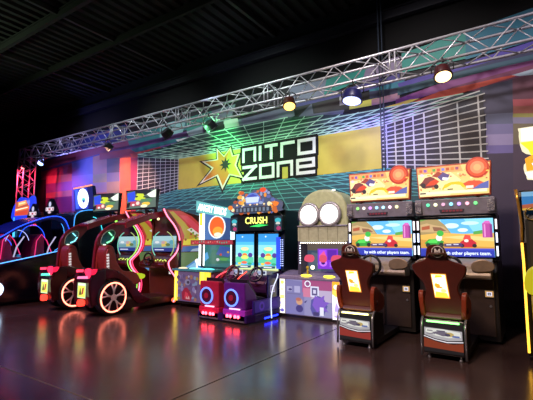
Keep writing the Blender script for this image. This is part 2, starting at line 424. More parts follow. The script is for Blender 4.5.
# lettering: NITRO over ZONE in rounded square strokes
LT={'N':[[(0,0),(0,1),(1,1),(1,0)]],'I':[[(0,0),(0,1)]],'T':[[(0,1),(1,1)],[(.5,0),(.5,1)]],'R':[[(0,0),(0,1),(1,1)]],
    'O':[[(0,0),(0,1),(1,1),(1,0),(0,0)]],'Z':[[(0,1),(1,1),(0,0),(1,0)]],'E':[[(1,0),(0,0),(0,1),(1,1),(1,.5),(0,.5)]]}
def strokes(w,ext):
    out=[]
    for ch,x0,x1,z0,z1 in [('N',-6.46,-6.08,3.69,4.01),('I',-5.91,-5.91,3.69,4.01),('T',-5.72,-5.40,3.69,4.01),('R',-5.24,-4.90,3.69,4.01),('O',-4.74,-4.32,3.69,4.01),
                           ('Z',-6.45,-6.05,3.20,3.52),('O',-5.90,-5.50,3.20,3.52),('N',-5.35,-4.95,3.20,3.52),('E',-4.78,-4.34,3.20,3.52)]:
        for pl in LT[ch]:
            q=[(x0+(x1-x0)*u,z0+(z1-z0)*v) for u,v in pl]
            for a,c in zip(q,q[1:]):
                l=math.hypot(c[0]-a[0],c[1]-a[1]); ux,uz=(c[0]-a[0])/l*w/2*ext,(c[1]-a[1])/l*w/2*ext
                out.append(line((a[0]-ux,a[1]-uz),(c[0]+ux,c[1]+uz),w))
    return out
blk2=[[(-6.46,3.62),(-4.32,3.62),(-4.32,4.05),(-6.46,4.05)],[(-6.45,3.20),(-5.50,3.20),(-5.50,3.66),(-6.45,3.66)],[(-5.40,3.42),(-4.34,3.42),(-4.34,3.66),(-5.40,3.66)],[(-4.95,3.2),(-4.34,3.2),(-4.34,3.5),(-4.95,3.5)]]
flat('letter_outline',[('040505',q) for q in strokes(.23,.8)+blk2],YW-.0665,.00015,rough=.95)
flat('lettering',[('d8dcd8',q) for q in strokes(.082,1)],YW-.077,.0001)
ST=[(-7.42,4.18),(-7.15,3.93),(-6.92,4.14),(-6.83,3.9),(-6.6,3.92),(-6.72,3.62),(-6.49,3.25),(-6.93,3.37),(-7.19,2.99),(-7.4,3.39),(-8.05,3.21),(-7.58,3.62),(-7.97,3.86),(-7.4,3.86)]
cx,cz=-7.09,3.68
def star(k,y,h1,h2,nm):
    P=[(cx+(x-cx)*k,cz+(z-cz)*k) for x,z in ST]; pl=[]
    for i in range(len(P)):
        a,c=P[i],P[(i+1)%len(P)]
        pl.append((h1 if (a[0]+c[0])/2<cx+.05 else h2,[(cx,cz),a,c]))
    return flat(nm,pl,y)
star(1.16,YW-.066,'101408','101408','star_outline'); star(1.02,YW-.074,'d8d8c0','d8e8a0','star_border'); star(.88,YW-.077,'c87828','c0c830','star')  # right halves of border and star carry the green light in their colour
pl=[]
for i in range(16):
    r0,r1=(.22,.10) if i%2==0 else (.10,.22)
    pl.append(('141c10',[(cx,cz),(cx+math.cos(i*PI/8)*r0,cz+math.sin(i*PI/8)*r0),(cx+math.cos((i+1)*PI/8)*r1,cz+math.sin((i+1)*PI/8)*r1)]))
flat('star_centre',pl,YW-.080)

# ================================================================ truss and its lights
steel=mat('c4c4cc',.42,.55,noise=.08)
X0,X1,YF,YB,Z0,Z1=-16.62,3.6,7.4,7.84,4.73,5.15
truss=at(thing('lighting_truss','long silver box truss running across the top of the mural on a lattice leg','truss',(X0,YF,0)))
for y in (YF,YB):
    for z in (Z0,Z1): B().cyl((X0,y,z),(X1,y,z),.026,n=10).build('chord',steel,truss)
def web(b,p0,p1,q0,q1,n,r=.0115):
    p0,p1,q0,q1=map(Vector,(p0,p1,q0,q1))
    for i in range(n):
        a=p0.lerp(p1,i/n); c=q0.lerp(q1,(i+.5)/n); d=p0.lerp(p1,(i+1)/n)
        b.cyl(a,c,r,n=6); b.cyl(c,d,r,n=6)
n=int((X1-X0)/.8)
for (pa,pb,nm) in [((YF,Z0),(YF,Z1),'front_bracing'),((YB,Z0),(YB,Z1),'rear_bracing'),((YF,Z0),(YB,Z0),'bottom_bracing'),((YF,Z1),(YB,Z1),'top_bracing')]:
    b=B(); web(b,(X0,pa[0],pa[1]),(X1,pa[0],pa[1]),(X0,pb[0],pb[1]),(X1,pb[0],pb[1]),n)
    if nm!='bottom_bracing':
        for k in range(0,8):
            for dx in (-.05,.05):
                x=X0+.05+k*2.9+dx
                if X0<x<X1: b.cyl((x,pa[0],pa[1]),(x,pb[0],pb[1]),.016,n=6)
    b.build(nm,steel,truss)
for x in (X0,X0+.45):
    for y in (YF,YB): B().cyl((x,y,.02),(x,y,Z1),.026,n=10).build('leg_post',steel,truss)
b=B()
for a,c in [((X0,YF),(X0+.45,YF)),((X0,YB),(X0+.45,YB)),((X0,YF),(X0,YB)),((X0+.45,YF),(X0+.45,YB))]:
    web(b,(a[0],a[1],.1),(a[0],a[1],Z0),(c[0],c[1],.1),(c[0],c[1],Z0),8)
b.build('leg_bracing',steel,truss)
B().box(X0-.15,X0+.6,YF-.15,YB+.15,0,.02).build('base_plate',steel,truss)

blk=mat('14141a',.45); 
def par_light(x,y,z,label,col,s,r=.13,yaw=0,tilt=50,lens=True,body=blk):
    """can on a yoke clamped under the front lower chord; tilt = degrees below horizontal, yaw 0 = towards the room"""
    t=at(thing('stage_light',label,'light',(x,YF,Z0-.03),0,'stage lights on the truss'))
    d=Vector((math.sin(math.radians(yaw))*math.cos(math.radians(tilt)),-math.cos(math.radians(yaw))*math.cos(math.radians(tilt)),-math.sin(math.radians(tilt))))
    c=Vector((x,y,z))
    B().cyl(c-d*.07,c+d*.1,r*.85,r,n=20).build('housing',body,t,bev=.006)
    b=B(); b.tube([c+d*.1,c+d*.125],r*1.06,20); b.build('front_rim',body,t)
    if lens:
        e=B().cyl(c+d*.126,c+d*.134,r*.88,n=20).build('lens',glow(col,s),t)
    B().tube([(x-r-.03,y,z),(x-r-.03,y,z+.14),(x-r*.4,y,z+.22),(x+r*.4,y,z+.22),(x+r+.03,y,z+.14),(x+r+.03,y,z)],.011,6).build('yoke',blk,t)
    B().cyl((x,y,z+.2),(x,YF,Z0-.02),.014,n=8).ring((x,YF,Z0),.04,.012,'x',14).build('clamp',blk,t)
    return c
def spot(name,loc,target,color,power,size=60,blend=.6,rad=.08):
    l=bpy.data.lights.new(name,'SPOT'); l.color=color; l.energy=power; l.spot_size=math.radians(size); l.spot_blend=blend; l.shadow_soft_size=rad
    o=bpy.data.objects.new(name,l); C.objects.link(o); o.location=loc
    o.rotation_euler=(Vector(target)-Vector(loc)).to_track_quat('-Z','Y').to_euler(); return o
Lg=[]
Lg.append(par_light(-16.2,7.4,4.47,'small pale stage light at the left truss end by the lattice leg','ffc0a0',1.6,.07,20,78))
Lg.append(par_light(-14.87,7.4,4.47,'stage light glowing blue white near the left end of the truss','90b0ff',5,.10,35,62))
Lg.append(par_light(-10.9,7.4,4.5,'unlit black stage light on the truss above the orange lit wall strip','000000',0,.12,170,40,False))
Lg.append(par_light(-8.28,7.4,4.52,'black stage light on the truss over the left wall grid, pointing at the wall','202018',1,.16,170,40))
Lg.append(par_light(-6.7,7.4,4.48,'wide black stage light above the star emblem with a green glow','50e070',2,.17,170,40))
Lg.append(par_light(-4.32,7.35,4.57,'stage light with warm white lens facing the room above the lettering','ffc868',3.2,.14,35,64,True,mat('3c1810',.4)))
Lg.append(par_light(-2.86,7.35,4.42,'large black stage light, blue light put into its body colour, right of the lettering','b0b8ff',3,.20,-15,78,True,mat('18184c',.4)))  # black housing coloured blue for the blue light on it
Lg.append(par_light(-1.19,7.35,4.50,'stage light with large warm white lens at the right end of the truss','ffd898',3.6,.15,20,66,True,mat('3c1418',.4)))
# conduit pair hanging beside the yellow panel
c=at(thing('hanging_cable','pair of thin dark cables hanging from the ceiling beside the yellow wall panel','cable',(-2.51,8.1,0)))
for dx in (-.035,.035): B().cyl((-2.51+dx,8.1,0),(-2.51+dx,8.1,6.98),.014,n=8).build('cable',mat('2c3440',.4),c)
B().ring((-2.51,8.1,5.15),.13,.016,'y',20).build('coiled_end',mat('14141c',.5),c)


# coloured beams of the stage lights on the truss
spot('red_beam',(-16.4,7.1,4.4),(-15.9,8.6,2.8),(1,.03,.08),330,110)
spot('blue_beam',(-14.85,7.15,4.4),(-14.0,8.6,3.4),(.3,.3,1),330,130)
spot('orange_beam',(-10.9,7.25,4.4),(-11.3,8.6,3.2),(1,.5,.3),420,100)
spot('green_beam',(-6.9,7.1,4.3),(-6.5,8.6,4.2),(.2,1,.35),260,105)
spot('blue_violet_beam',(-2.86,7.2,4.2),(-2.9,8.6,3.9),(.25,.22,1),150,110)
# added fill spots, out of view overhead, brighten the mural
for k,(x,c,e) in enumerate(((-13.5,(.65,.6,1),420),(-9.5,(.85,.95,1),520),(-5.6,(.85,1,.9),560),(-1.8,(1,.9,.9),620),(1.6,(.95,.8,.9),420))):
    spot('mural_fill',(x,4.72,6.6),(x,8.6,3.6),c,e,80,.8,.2)
spot('blue_roof_fill',(-14,7.0,5.25),(-13,8.5,6.5),(.2,.2,1),60,90)  # added spot without a fixture, brings out the top beam in blue
spot('pale_roof_fill',(-7,6.9,5.25),(-6,8.5,6.5),(.5,.6,.9),22,120)  # likewise added with no fixture, lifts the top beam further along
# ================================================================ kart racing machines
def circ(cx,cz,r,n=16,k=1): return [(cx+r*math.cos(2*PI*i/n),cz+r*k*math.sin(2*PI*i/n)) for i in range(n)]
def icon_row(parent,x0,x1,z,y,cols,s,w=.055,h=.055):
    n=len(cols)
    for i,c in enumerate(cols):
        x=x0+(x1-x0)*i/(n-1); b=B(); b.prism(circ(x,z,w/2,10,h/w),y-.008,y,'y')
        b.build('icon_light',glow(c,s),parent)
darkred=mat('541c14',.42); black=mat('1c1818',.4); gloss=mat('0c0c12',.18); silver=mat('9a9aa2',.3,.7); greyp=mat('50525c',.35,.3)
def kart(bx,strip,icons,label,lean,m):
    """bx = centre of the screen; the back of the seat faces the room"""
    t=at(thing('racing_arcade_machine',label,'arcade machine',(bx,5.65,0),0,'kart racing machines'))
    X=lambda u:bx+u
    sx=bx+m                                     # seat centre
    # lower cabinet with coin door
    b=B(); b.prism([(6.95,.04),(7.95,.04),(7.95,1.98),(7.12,1.98),(7.10,1.22),(6.92,1.06)],X(-.56),X(.56),'x'); b.build('cabinet',black,t,bev=.02)
    cd=B().box(X(.10),X(.50),6.915,6.945,.12,.98).build('coin_door',mat('3c302c',.3),t,bev=.008)
    b=B(); b.box(X(.37),X(.51),6.895,6.913,.68,.80); b.m=1; b.box(X(.385),X(.495),6.888,6.896,.695,.785); b.build('coin_slot_plate',[mat('202024',.4),glow('c89858',.9)],cd)
    art(cd,'card_reader',(X(.405),X(.475),.71,.77),6.886,[('e8e0f0','r',0,1,0,1),('404858','r',.2,.8,.2,.8),('c8ccd8','r',.35,.65,.4,.6)],1.1)
    b=B(); b.cyl((X(.45),6.91,.56),(X(.45),6.895,.56),.018,n=12); b.build('lock',silver,cd)
    b=B(); b.box(X(-.5),X(.06),6.925,6.945,.12,.98); b.build('kick_panel',mat('382a26',.35),t,bev=.008)
    # dashboard and steering wheel
    b=B(); b.prism(smooth([(6.62,1.02),(6.72,1.15),(6.95,1.23),(7.10,1.25),(7.10,1.0),(6.75,.96)],3),X(-.50),X(.50),'x'); b.build('dashboard',mat('a09080',.4,.2),t,bev=.01)
    for sgn in (-1,1):
        b=B(); b.prism(smooth([(sgn*.28,1.08),(sgn*.52,1.10),(sgn*.54,1.20),(sgn*.40,1.26),(sgn*.26,1.20)],3),6.60,6.72,'y')
        b.v=[(v[0]+bx,v[1],v[2]) for v in b.v]; b.build('dashboard_pod',mat('8c7864',.35,.3),t,bev=.012)
    wh=B().ring((X(-.02),6.52,1.13),.16,.022,'y',28).build('steering_wheel',mat('18181c',.35),t)
    b=B(); b.cyl((X(-.02),6.50,1.13),(X(-.02),6.56,1.13),.055,n=18); b.cyl((X(-.02),6.54,1.13),(X(-.02),6.72,1.10),.03,n=12)
    for a in (0,PI*.66,PI*1.33): b.cyl((X(-.02),6.52,1.13),(X(-.02)+.15*math.cos(a+PI/2),6.52,1.13+.15*math.sin(a+PI/2)),.014,n=8)
    b.build('hub',mat('a08868',.4,.3),wh)
    # screen housing
    b=B(); b.box(X(-.585),X(.585),7.03,7.3,1.22,1.93); b.build('screen_bezel',gloss,t,bev=.012)
    V=[('88d8f8','r',0,1,0,1),('60b8f0',[(.30,1),(.62,1),(.75,.62),(.35,.55)]),('d8f4fc','o',.45,.82,.10,.07),('c8f0fc','o',.70,.88,.12,.05),('e8faff','o',.60,.70,.07,.05),
       ('a89060',[(0,1),(.26,1),(.36,.84),(.44,.62),(0,.55)]),('c8a878',[(0,.86),(.10,.9),(.22,.84),(.34,.80),(.42,.64),(0,.66)]),('b05838',[(.02,.80),(.14,.84),(.14,.74),(.02,.71)]),
       ('8c6048',[(.18,.80),(.30,.78),(.38,.68),(.20,.68)]),('6c9c48',[(0,.95),(.1,1),(0,1)]),
       ('e8b858',[(0,.58),(.30,.64),(.60,.60),(1,.62),(1,.16),(0,.16)]),('f4d488',[(.30,.52),(.62,.56),(1,.50),(1,.40),(.55,.46)]),('d09840',[(0,.46),(.28,.40),(.62,.28),(1,.26),(1,.20),(0,.22)]),
       ('58a850',[(.74,.66),(.88,.70),(.86,.60),(.74,.58)]),('b848a0','r',.86,.97,.50,.86),('d868c0',[(.86,.86),(.97,.86),(.95,.93),(.90,.93)]),('8c3888','r',.955,.985,.50,.84),('e890d0','r',.88,.90,.52,.84),
       ('2c9c38',[(.06,.36),(.12,.46),(.24,.48),(.34,.40),(.30,.27),(.10,.26)]),('54d858',[(.10,.40),(.16,.46),(.26,.45),(.24,.36),(.12,.36)]),('e8f0e8','o',.27,.50,.045,.09),('3cb848','o',.29,.62,.05,.08),('1c2c28','o',.11,.30,.035,.06),('1c2c28','o',.30,.31,.035,.06),
       ('c82838',[(.56,.38),(.62,.46),(.72,.46),(.78,.36),(.74,.25),(.58,.25)]),('e85048',[(.60,.46),(.63,.58),(.70,.56),(.71,.44)]),('f0e8e0','o',.645,.42,.03,.04),('28202c','o',.585,.29,.03,.05),('28202c','o',.75,.29,.03,.05),
       ('48386c',[(.34,.34),(.58,.36),(.60,.26),(.34,.26)]),('e8e8f0','r',.37,.44,.30,.325),('d8d8f0','r',.47,.54,.31,.335),
       ('2c3cb0','r',0,1,0,.22),('4450c8',[(0,.22),(1,.22),(1,.17),(0,.19)]),('2030a0','r',0,1,0,.04)]
    sc_=art(t,'screen',(X(-.535),X(.535),1.28,1.88),7.027,V,1.25)
    text(sc_,'caption','by with other players team.',X(.10),6.985,1.335,.075,glow('e8f4ff',1.6),width=.78)
    # white light segments beside the screen
    for sgn in (-1,1):
        for k in range(3):
            b=B(); z=1.30+.205*k; b.box(X(sgn*.573)-.012,X(sgn*.573)+.012,7.0,7.028,z,z+.15); b.build('side_light',glow(['e8f0ff','d8e0ff','ffe8f0'][k] if strip!='ffd0a0' else 'e8f0ff',2.0),t)
    # header with little lit icons
    b=B(); b.prism([(6.98,1.95),(7.3,1.95),(7.3,2.2),(6.92,2.2)],X(-.585),X(.585),'x'); b.build('header',mat('9c98a8',.4,.3),t,bev=.01)
    icon_row(t,X(-.38),X(.32),2.115,6.935,icons,2.4)
    b=B(); b.prism([(X(-.20),1.985),(X(.14),1.985),(X(.16),2.035),(X(-.22),2.035)],6.955,6.97,'y'); b.build('name_strip',mat('2c2838',.4),t)
    for k in range(6):
        b=B(); b.box(X(-.17+k*.052),X(-.135+k*.052),6.948,6.957,1.995,2.025); b.build('raised_letter',mat('8c2c40',.4),t)
    for sgn in (-1,1):
        b=B(); b.box(X(sgn*.53)-.05,X(sgn*.53)+.05,6.90,6.99,1.98,2.16); b.build('speaker_grille',busy('grille_pattern',['8c8c98','3c3c48','b0a8a0','585060'],40,.6,False),t,bev=.008)
    # tilted marquee above
    b=B(); b.prism([(X(-.53),2.235),(X(.53),2.235),(X(.56),2.77),(X(-.56),2.77)],6.98,7.10,'y'); mq=b.build('marquee',mat('b04828',.4),t,bev=.01)
    for sgn in (-.35,.35): B().box(X(sgn)-.03,X(sgn)+.03,7.04,7.1,2.18,2.26).build('marquee_bracket',black,t)
    A=[('f0c878','r',0,1,0,1),('f8e0a0',[(.0,.0),(.45,.0),(.62,.5),(.40,.95),(0,.9)]),('f0a060',[(.0,.78),(.65,.78),(.62,1),(0,1)])]
    rr=random.Random(5)
    for k in range(9): A.append((['c85838','8858b0','e8b830','58a048','d84830','7880c8','b84828','e87838','984868'][k],'r',.03+k*.065,.075+k*.065,.84,.94))
    for k in range(60): A.append((['e88848','f8f0c0','d06840','f0b850','b86048','f8e8a8','e8a070'][k%7],'o',rr.uniform(.02,.98),rr.uniform(.1,.82),rr.uniform(.008,.022),rr.uniform(.015,.04)))
    A+=[('e8c8d8','o',.08,.72,.03,.05),('583028',[(.02,.40),(.10,.52),(.14,.40),(.08,.30)]),('fff8e0',[(.10,.52),(.20,.58),(.22,.50),(.12,.46)]),('7c3030',[(.06,.44),(.12,.62),(.20,.66),(.26,.60),(.30,.42),(.24,.28),(.10,.26)]),('d84020',[(.12,.34),(.26,.36),(.33,.46),(.28,.56),(.20,.50)]),('282028','o',.09,.36,.035,.09),('282028','o',.28,.30,.035,.08),
        ('584880',[(.30,.62),(.38,.78),(.48,.66),(.44,.50),(.36,.48)]),('f0f0f0',[(.38,.60),(.48,.56),(.44,.48),(.37,.52)]),('a03828',[(.22,.66),(.32,.80),(.38,.74),(.30,.60)]),
        ('f8c020',[(.36,.20),(.40,.34),(.50,.42),(.60,.42),(.68,.34),(.70,.22),(.64,.22),(.60,.32),(.50,.33),(.43,.24)]),('fff0a0',[(.40,.14),(.68,.14),(.62,.30),(.48,.30)]),
        ('d85030',[(.66,.34),(.74,.42),(.88,.40),(.96,.30),(1,.14),(.72,.16)]),('f8e8d0','r',.70,.80,.18,.26),('5460a8',[(.78,.14),(1,.14),(1,.38),(.90,.30)]),
        ('fff4c8','r',.02,.98,.04,.13),('403028','r',.03,.12,.06,.11),('403028','r',.44,.52,.16,.20)]
    def tl(x,y,z): return (X((x-bx)*(1+.06*(z-2.235)/.53)),y,z)
    art(mq,'marquee_art',(X(-.51),X(.51),2.26,2.745),6.976,A,1.35,shear=tl)
    # round red topper badge rising over the right of the marquee
    b=B(); b.prism(circ(X(.37),2.67,.165,24,1.0),6.93,6.97,'y'); tp=b.build('round_badge',glow('c83018',1.1),t,label='round red and orange badge on the marquee')
    art(tp,'badge_face',(X(.205),X(.535),2.505,2.835),6.928,[('e85028','o',.5,.5,.42,.42),('e89060','o',.5,.5,.30,.30),('f0b070','o',.5,.5,.16,.16)],1.2)
    # floor plate and pedestal
    b=B(); b.box(sx-.26,sx+.26,5.85,6.95,.03,.11); b.build('floor_plate',mat('14101a',.4),t,bev=.01)
    lz=lambda x,y,z:(x+ (0.0),y,z)
    b=B(); b.prism([(5.66,.07),(6.25,.07),(6.20,.44),(5.72,.50)],sx-.245,sx+.245,'x'); pd=b.build('pedestal',mat('1c1418',.35),t,bev=.015)
    for sgn in (-1,1):
        B().tube([(sx+sgn*.265,5.65,.04),(sx+sgn*.262,5.66,.42),(sx+sgn*.262,5.72,.50),(sx+sgn*.262,6.0,.60)],.016,8).build('pedestal_rail',silver,pd)
        B().cyl((sx+sgn*.19,5.72,.03),(sx+sgn*.19,5.72,.075),.012,n=8).cyl((sx+sgn*.19,5.72,0),(sx+sgn*.19,5.72,.03),.025,.018,n=12).build('levelling_foot',silver,pd)
    art(pd,'rear_art',(sx-.235,sx+.235,.10,.47),5.652,[('101014','r',0,1,0,1),('8c2c24',[(0,.14),(1,.10),(1,.38),(.75,.32),(.4,.34),(0,.46)]) if strip!='78f070' else ('7c3018',[(0,.14),(1,.10),(1,.38),(.75,.32),(.4,.34),(0,.46)]),
        ('e8e0e8',[(0,.50),(.3,.40),(.6,.35),(1,.41),(1,.44),(.6,.385),(.3,.43),(0,.53)]),
        ('a8a4a8',[(.02,.56),(.3,.46),(.62,.42),(.98,.48),(.98,.78),(.02,.82)]),('d8d8d0',[(.05,.66),(.3,.56),(.65,.52),(.95,.58),(.93,.74),(.5,.80),(.06,.78)]),
        ('686070',[(.20,.66),(.45,.74),(.62,.70),(.72,.60),(.50,.56)]),('b8a060','o',.68,.64,.10,.07),('484058','o',.62,.62,.07,.05),('706878','r',.08,.30,.60,.63),('504860','r',.34,.56,.72,.75),('5868a0','r',.74,.92,.56,.62),('807880','r',.10,.24,.70,.74)],1.05)
    b=B(); b.box(sx-.20,sx+.19,5.66,5.70,.445,.485); b.build('light_bar',glow(strip,5),pd)
    # bucket seat, reclined towards the room
    H=[(-.09,1.45),(0,1.48),(.09,1.45),(.125,1.36),(.15,1.28),(.27,1.235),(.33,1.19),(.30,1.08),(.225,.98),(.20,.88),(.235,.76),(.275,.66),(.26,.58),(.12,.53),(-.12,.53),(-.26,.58),(-.275,.66),(-.235,.76),(-.20,.88),(-.225,.98),(-.30,1.08),(-.33,1.19),(-.27,1.235),(-.15,1.28),(-.125,1.36)]
    def rec(x,y,z): return (x+lean*(z-.9)*.06,y+(.9-z)*.26-.05*abs(x-sx)*0,z)
    b=B(); b.prism(smooth([(sx+p[0],p[1]) for p in H],3),5.68,5.78,'y'); b.shear(rec); sh=b.build('seat_back',darkred,t,bev=.025,seg=3)
    for sgn in (-1,1):
        b=B(); b.prism(smooth([(5.74,.84),(5.70,.62),(5.80,.50),(6.15,.52),(6.16,.70),(5.98,.80),(5.86,.86)],3),sx+sgn*.25-.03,sx+sgn*.25+.03,'x'); b.shear(lambda x,y,z:(x+sgn*(z-.6)*.06,y+max(0,(z-.6))*-.22,z)); b.build('side_bolster',mat('8c3418',.4),t,bev=.015)
    b=B(); b.prism(smooth([(5.75,.50),(6.22,.48),(6.26,.58),(6.05,.62),(5.80,.60)],3),sx-.23,sx+.23,'x'); b.build('seat_cushion',darkred,t,bev=.02)
    b=B(); b.tube([(sx-.14,5.60,1.31),(sx-.09,5.50,1.36),(sx+.09,5.50,1.36),(sx+.14,5.60,1.31)],.016,8); b.build('grab_rail',mat('58382c',.35),sh)
    # emblem
    hy=lambda z:5.68+(.9-z)*.26
    b=B(); b.prism(circ(sx+.0,1.385,.072,20),hy(1.385)-.018,hy(1.385)-.002,'y'); em=b.build('headrest_emblem',mat('2c1414',.4),sh)
    text(em,'letter','M',sx,hy(1.385)-.022,1.383,.105,mat('f0e8e0',.4))
    B().ring((sx,hy(1.385)-.018,1.385),.070,.006,'y',24).build('emblem_ring',mat('e0d8d0',.4),em)
    # lit figure-free picture panel in the seat back
    z0,z1=.78,1.10
    def rp(x,y,z): return (x-(z-.94)*.08*1,hy(z)-.012+(y-5.6),z)
    b=B(); b.box(sx-.10,sx+.085,5.6,5.625,z0,z1); b.shear(rp); pn=b.build('light_panel',glow('ff9a30',1.0),sh)
    art(pn,'panel_art',(sx-.09,sx+.075,z0+.012,z1-.012),5.598,[('fff0a8','r',0,1,0,1),('ffb030',[(0,0),(1,0),(.9,.2),(.1,.25)]),('ff7818','o',.30,.52,.20,.12),('fffbe0','o',.5,.72,.34,.13),('ffa020',[(.2,.86),(.8,.9),(.7,.98),(.3,.98)]),('ffe060','o',.7,.30,.2,.08),('e85818',[(.25,.42),(.7,.40),(.6,.47),(.3,.48)])],2.8,shear=rp)
    return t
kart(-2.27,'fff090',['80c868','e8d8c8','c080e0','90d0f0','a0e0f8','f0c8e0','e8e0a0'],'left of the two kart racing machines, white and yellow light bar under its brown seat',-1,.02)
kart(-1.06,'78f070',['50c890','f0f0b8','b888a0','80d0f0','c090f0','f0a0b0','60c870'],'right of the two kart racing machines, green light bar under its brown seat',-1,.0)

# ================================================================ dome-topped prize machine with two round lamps
t=at(thing('prize_game_machine','khaki dome topped prize machine with two big round white lamps and a white lower panel','arcade machine',(-3.8,7.17,0)))
b=B(); b.box(-4.49,-3.13,7.18,8.3,.05,.84); b.build('base_cabinet',mat('8c84a0',.4),t,bev=.02)
b=B(); b.box(-4.46,-3.16,7.2,8.25,0,.05); b.build('plinth',black,t)
fp=art(t,'front_panel',(-4.33,-3.30,.07,.79),7.176,[('8c88b4','r',0,1,0,1),('7874a8',[(0,0),(.42,0),(.42,.9),(0,.95)]),('9c98c0','r',.03,.15,.62,.76),('a8a4cc','r',.2,.33,.6,.78),('6c6890','r',.03,.34,.55,.57),
   ('b05888','r',.38,.50,.62,1),('a04c7c','r',.45,1,.68,1),('c87898','r',.40,.58,.50,.74),('b8a8c8','r',.58,1,.40,.70),('e8e8f8','o',.50,.86,.07,.09),('8c5080','o',.50,.86,.045,.06),
   ('d8d8f0','r',.56,.74,.52,.80),('5c5484','r',.59,.71,.56,.76),('d0cce8','r',.62,.68,.61,.71),
   ('403874','o',.32,.17,.08,.10),('c89878','o',.32,.36,.07,.09),('b06858','o',.30,.42,.06,.05),('54509c',[(.60,.05),(.84,.05),(.92,.30),(.84,.50),(.72,.56),(.58,.44),(.56,.20)]),
   ('7c58c0',[(.60,.30),(.66,.56),(.76,.50),(.86,.58),(.84,.42),(.96,.40),(.86,.28),(.94,.14),(.80,.20),(.70,.12)]),('e0e0f0','r',.76,.84,.04,.26),('40386c','r',.62,.74,.02,.12),('3c3470','o',.12,.68,.04,.03),('3c3470',[(.42,.36),(.50,.42),(.46,.34)])],1.15)
art(t,'left_light_strip',(-4.47,-4.35,.07,.80),7.174,[('f8f0d8','r',0,1,0,1),('ffe060','o',.5,.85,.35,.05),('f0c0a0','o',.45,.66,.3,.04),('f0e070','r',.1,.9,.40,.5),('c8c0f0','o',.5,.28,.35,.05),('5850a0','o',.5,.08,.4,.05)],2.0)
art(t,'right_light_panel',(-3.29,-3.14,.05,.81),7.174,[('f8e8f8','r',0,1,0,1),('ff9828','r',0,1,.72,1),('ffb850',[(0,.72),(1,.72),(1,.60),(.5,.55),(0,.62)]),('fff0d0','o',.5,.80,.3,.06),('9c88e0',[(.2,.06),(.9,.04),(.9,.30),(.5,.44),(.3,.24)]),('c8b8f0','r',.1,.9,.1,.2)],1.9)
b=B(); b.prism([(7.12,.80),(7.6,.92),(7.6,.86),(7.12,.76)],-4.5,-3.12,'x'); b.build('control_deck',mat('7c7494',.4),t,bev=.008)
for x,h in ((-3.86,'ffe840'),(-3.36,'ffe840')):
    b=B(); b.ball((x,7.2,.845),(.13,.05,.03),16,6); b.build('deck_lamp',glow(h,2.4),t)
B().cyl((-3.88,7.3,.86),(-3.88,7.3,.98),.02,n=10).ball((-3.88,7.3,1.0),.035,10,6).build('joystick',mat('b8a020',.4),t)
# playfield column behind glass
b=B(); b.box(-4.1,-4.04,7.3,8.2,.85,1.6); b.box(-3.02,-2.96,7.3,8.2,.85,1.6); b.box(-4.1,-2.96,7.9,8.2,.85,1.6); b.build('playfield_frame',mat('504c60',.4),t)
art(t,'playfield_back',(-4.04,-3.02,.86,1.5),7.6,[('4c6888','r',0,1,0,1),('88786c','r',0,1,.75,1),('70889c',[(0,.1),(.3,.1),(.36,.6),(.1,.7)]),('9c8468','o',.82,.3,.12,.2),('586090','r',.35,.8,0,.7),('b0b0c8','o',.28,.3,.06,.08)],.5)
pg=art(t,'sign_panel',(-3.68,-3.20,.98,1.38),7.36,[('7828c8','r',0,.92,0,1),('9c40e8','r',.06,.40,.5,.94),('5418a0','r',.45,.86,.45,.94),('c070f8','o',.25,.3,.18,.18),('30106c','o',.25,.3,.09,.09),('e05090',[(.05,.62),(.3,.9),(.42,.56)]),('a060f0','r',.55,.8,.1,.35)],1.3)
for x,w in ((-3.86,.11),(-3.55,.08),(-3.26,.12)):
    b=B(); b.prism(smooth([(x-w,1.16),(x-w*.6,1.25),(x+w*.7,1.25),(x+w,1.17),(x+w*.5,1.11),(x-w*.6,1.12)],2),7.32,7.35,'y'); b.build('red_score_sign',glow('e85070',1.0),t)
b=B(); b.ball((-3.82,7.4,1.0),.04,12,8); b.build('ball_lamp',glow('fff0c0',4),t)
# dotted bulbs
bm_=B()
for i in range(21):
    x=-4.02+i*.049; bm_.ball((x,7.28,1.50),.016,8,5)
bm_.build('bulb_row',glow('fff0e0',3.5),t)
bm_=B()
for i in range(8): bm_.ball((-4.04,7.28,1.44-i*.05),.0135,8,5)
bm_.build('bulb_column',glow('e8f0ff',3),t)
# dome hood
D=[(-4.09,1.52),(-4.09,1.85),(-4.07,2.10),(-4.01,2.33),(-3.88,2.48),(-3.70,2.56),(-3.50,2.58),(-3.30,2.54),(-3.13,2.42),(-3.03,2.22),(-3.01,1.95),(-3.01,1.52)]
D2=[D[0]]+smooth(D[1:-1],3,False)+[D[-1]]
b=B(); b.prism(D2,7.32,7.95,'y'); b.build('dome_hood',mat('b4b88c',.35),t,bev=.05,seg=3)
b=B(); b.box(-4.10,-3.0,7.29,7.34,1.53,1.83); b.build('front_board',mat('b0b090',.4),t,bev=.01)
b=B()
for k in range(5): b.box(-4.05+k*.21,-4.045+k*.21,7.285,7.292,1.54,1.82)
b.build('board_seam',mat('605c48',.5),t)
b=B(); b.box(-4.10,-3.0,7.26,7.32,1.825,1.85); b.build('ledge',mat('8c8898',.3),t,bev=.008)
for x in (-3.82,-3.36):
    rm=B().ring((x,7.27,2.07),.215,.035,'y',36).build('lamp_rim',mat('a8a4a8',.35,.4),t)
    B().cyl((x,7.32,2.07),(x,7.24,2.07),.205,.19,n=36).build('lamp_housing',mat('505068',.3),rm)
    b=B(); b.cyl((x,7.24,2.07),(x,7.225,2.07),.19,.18,n=36); b.build('round_lamp',glow('fffff4',2.2),t)
B().ball((-3.28,7.30,2.54),(.04,.03,.02),10,6).build('top_lamp',glow('fffff0',2),t)
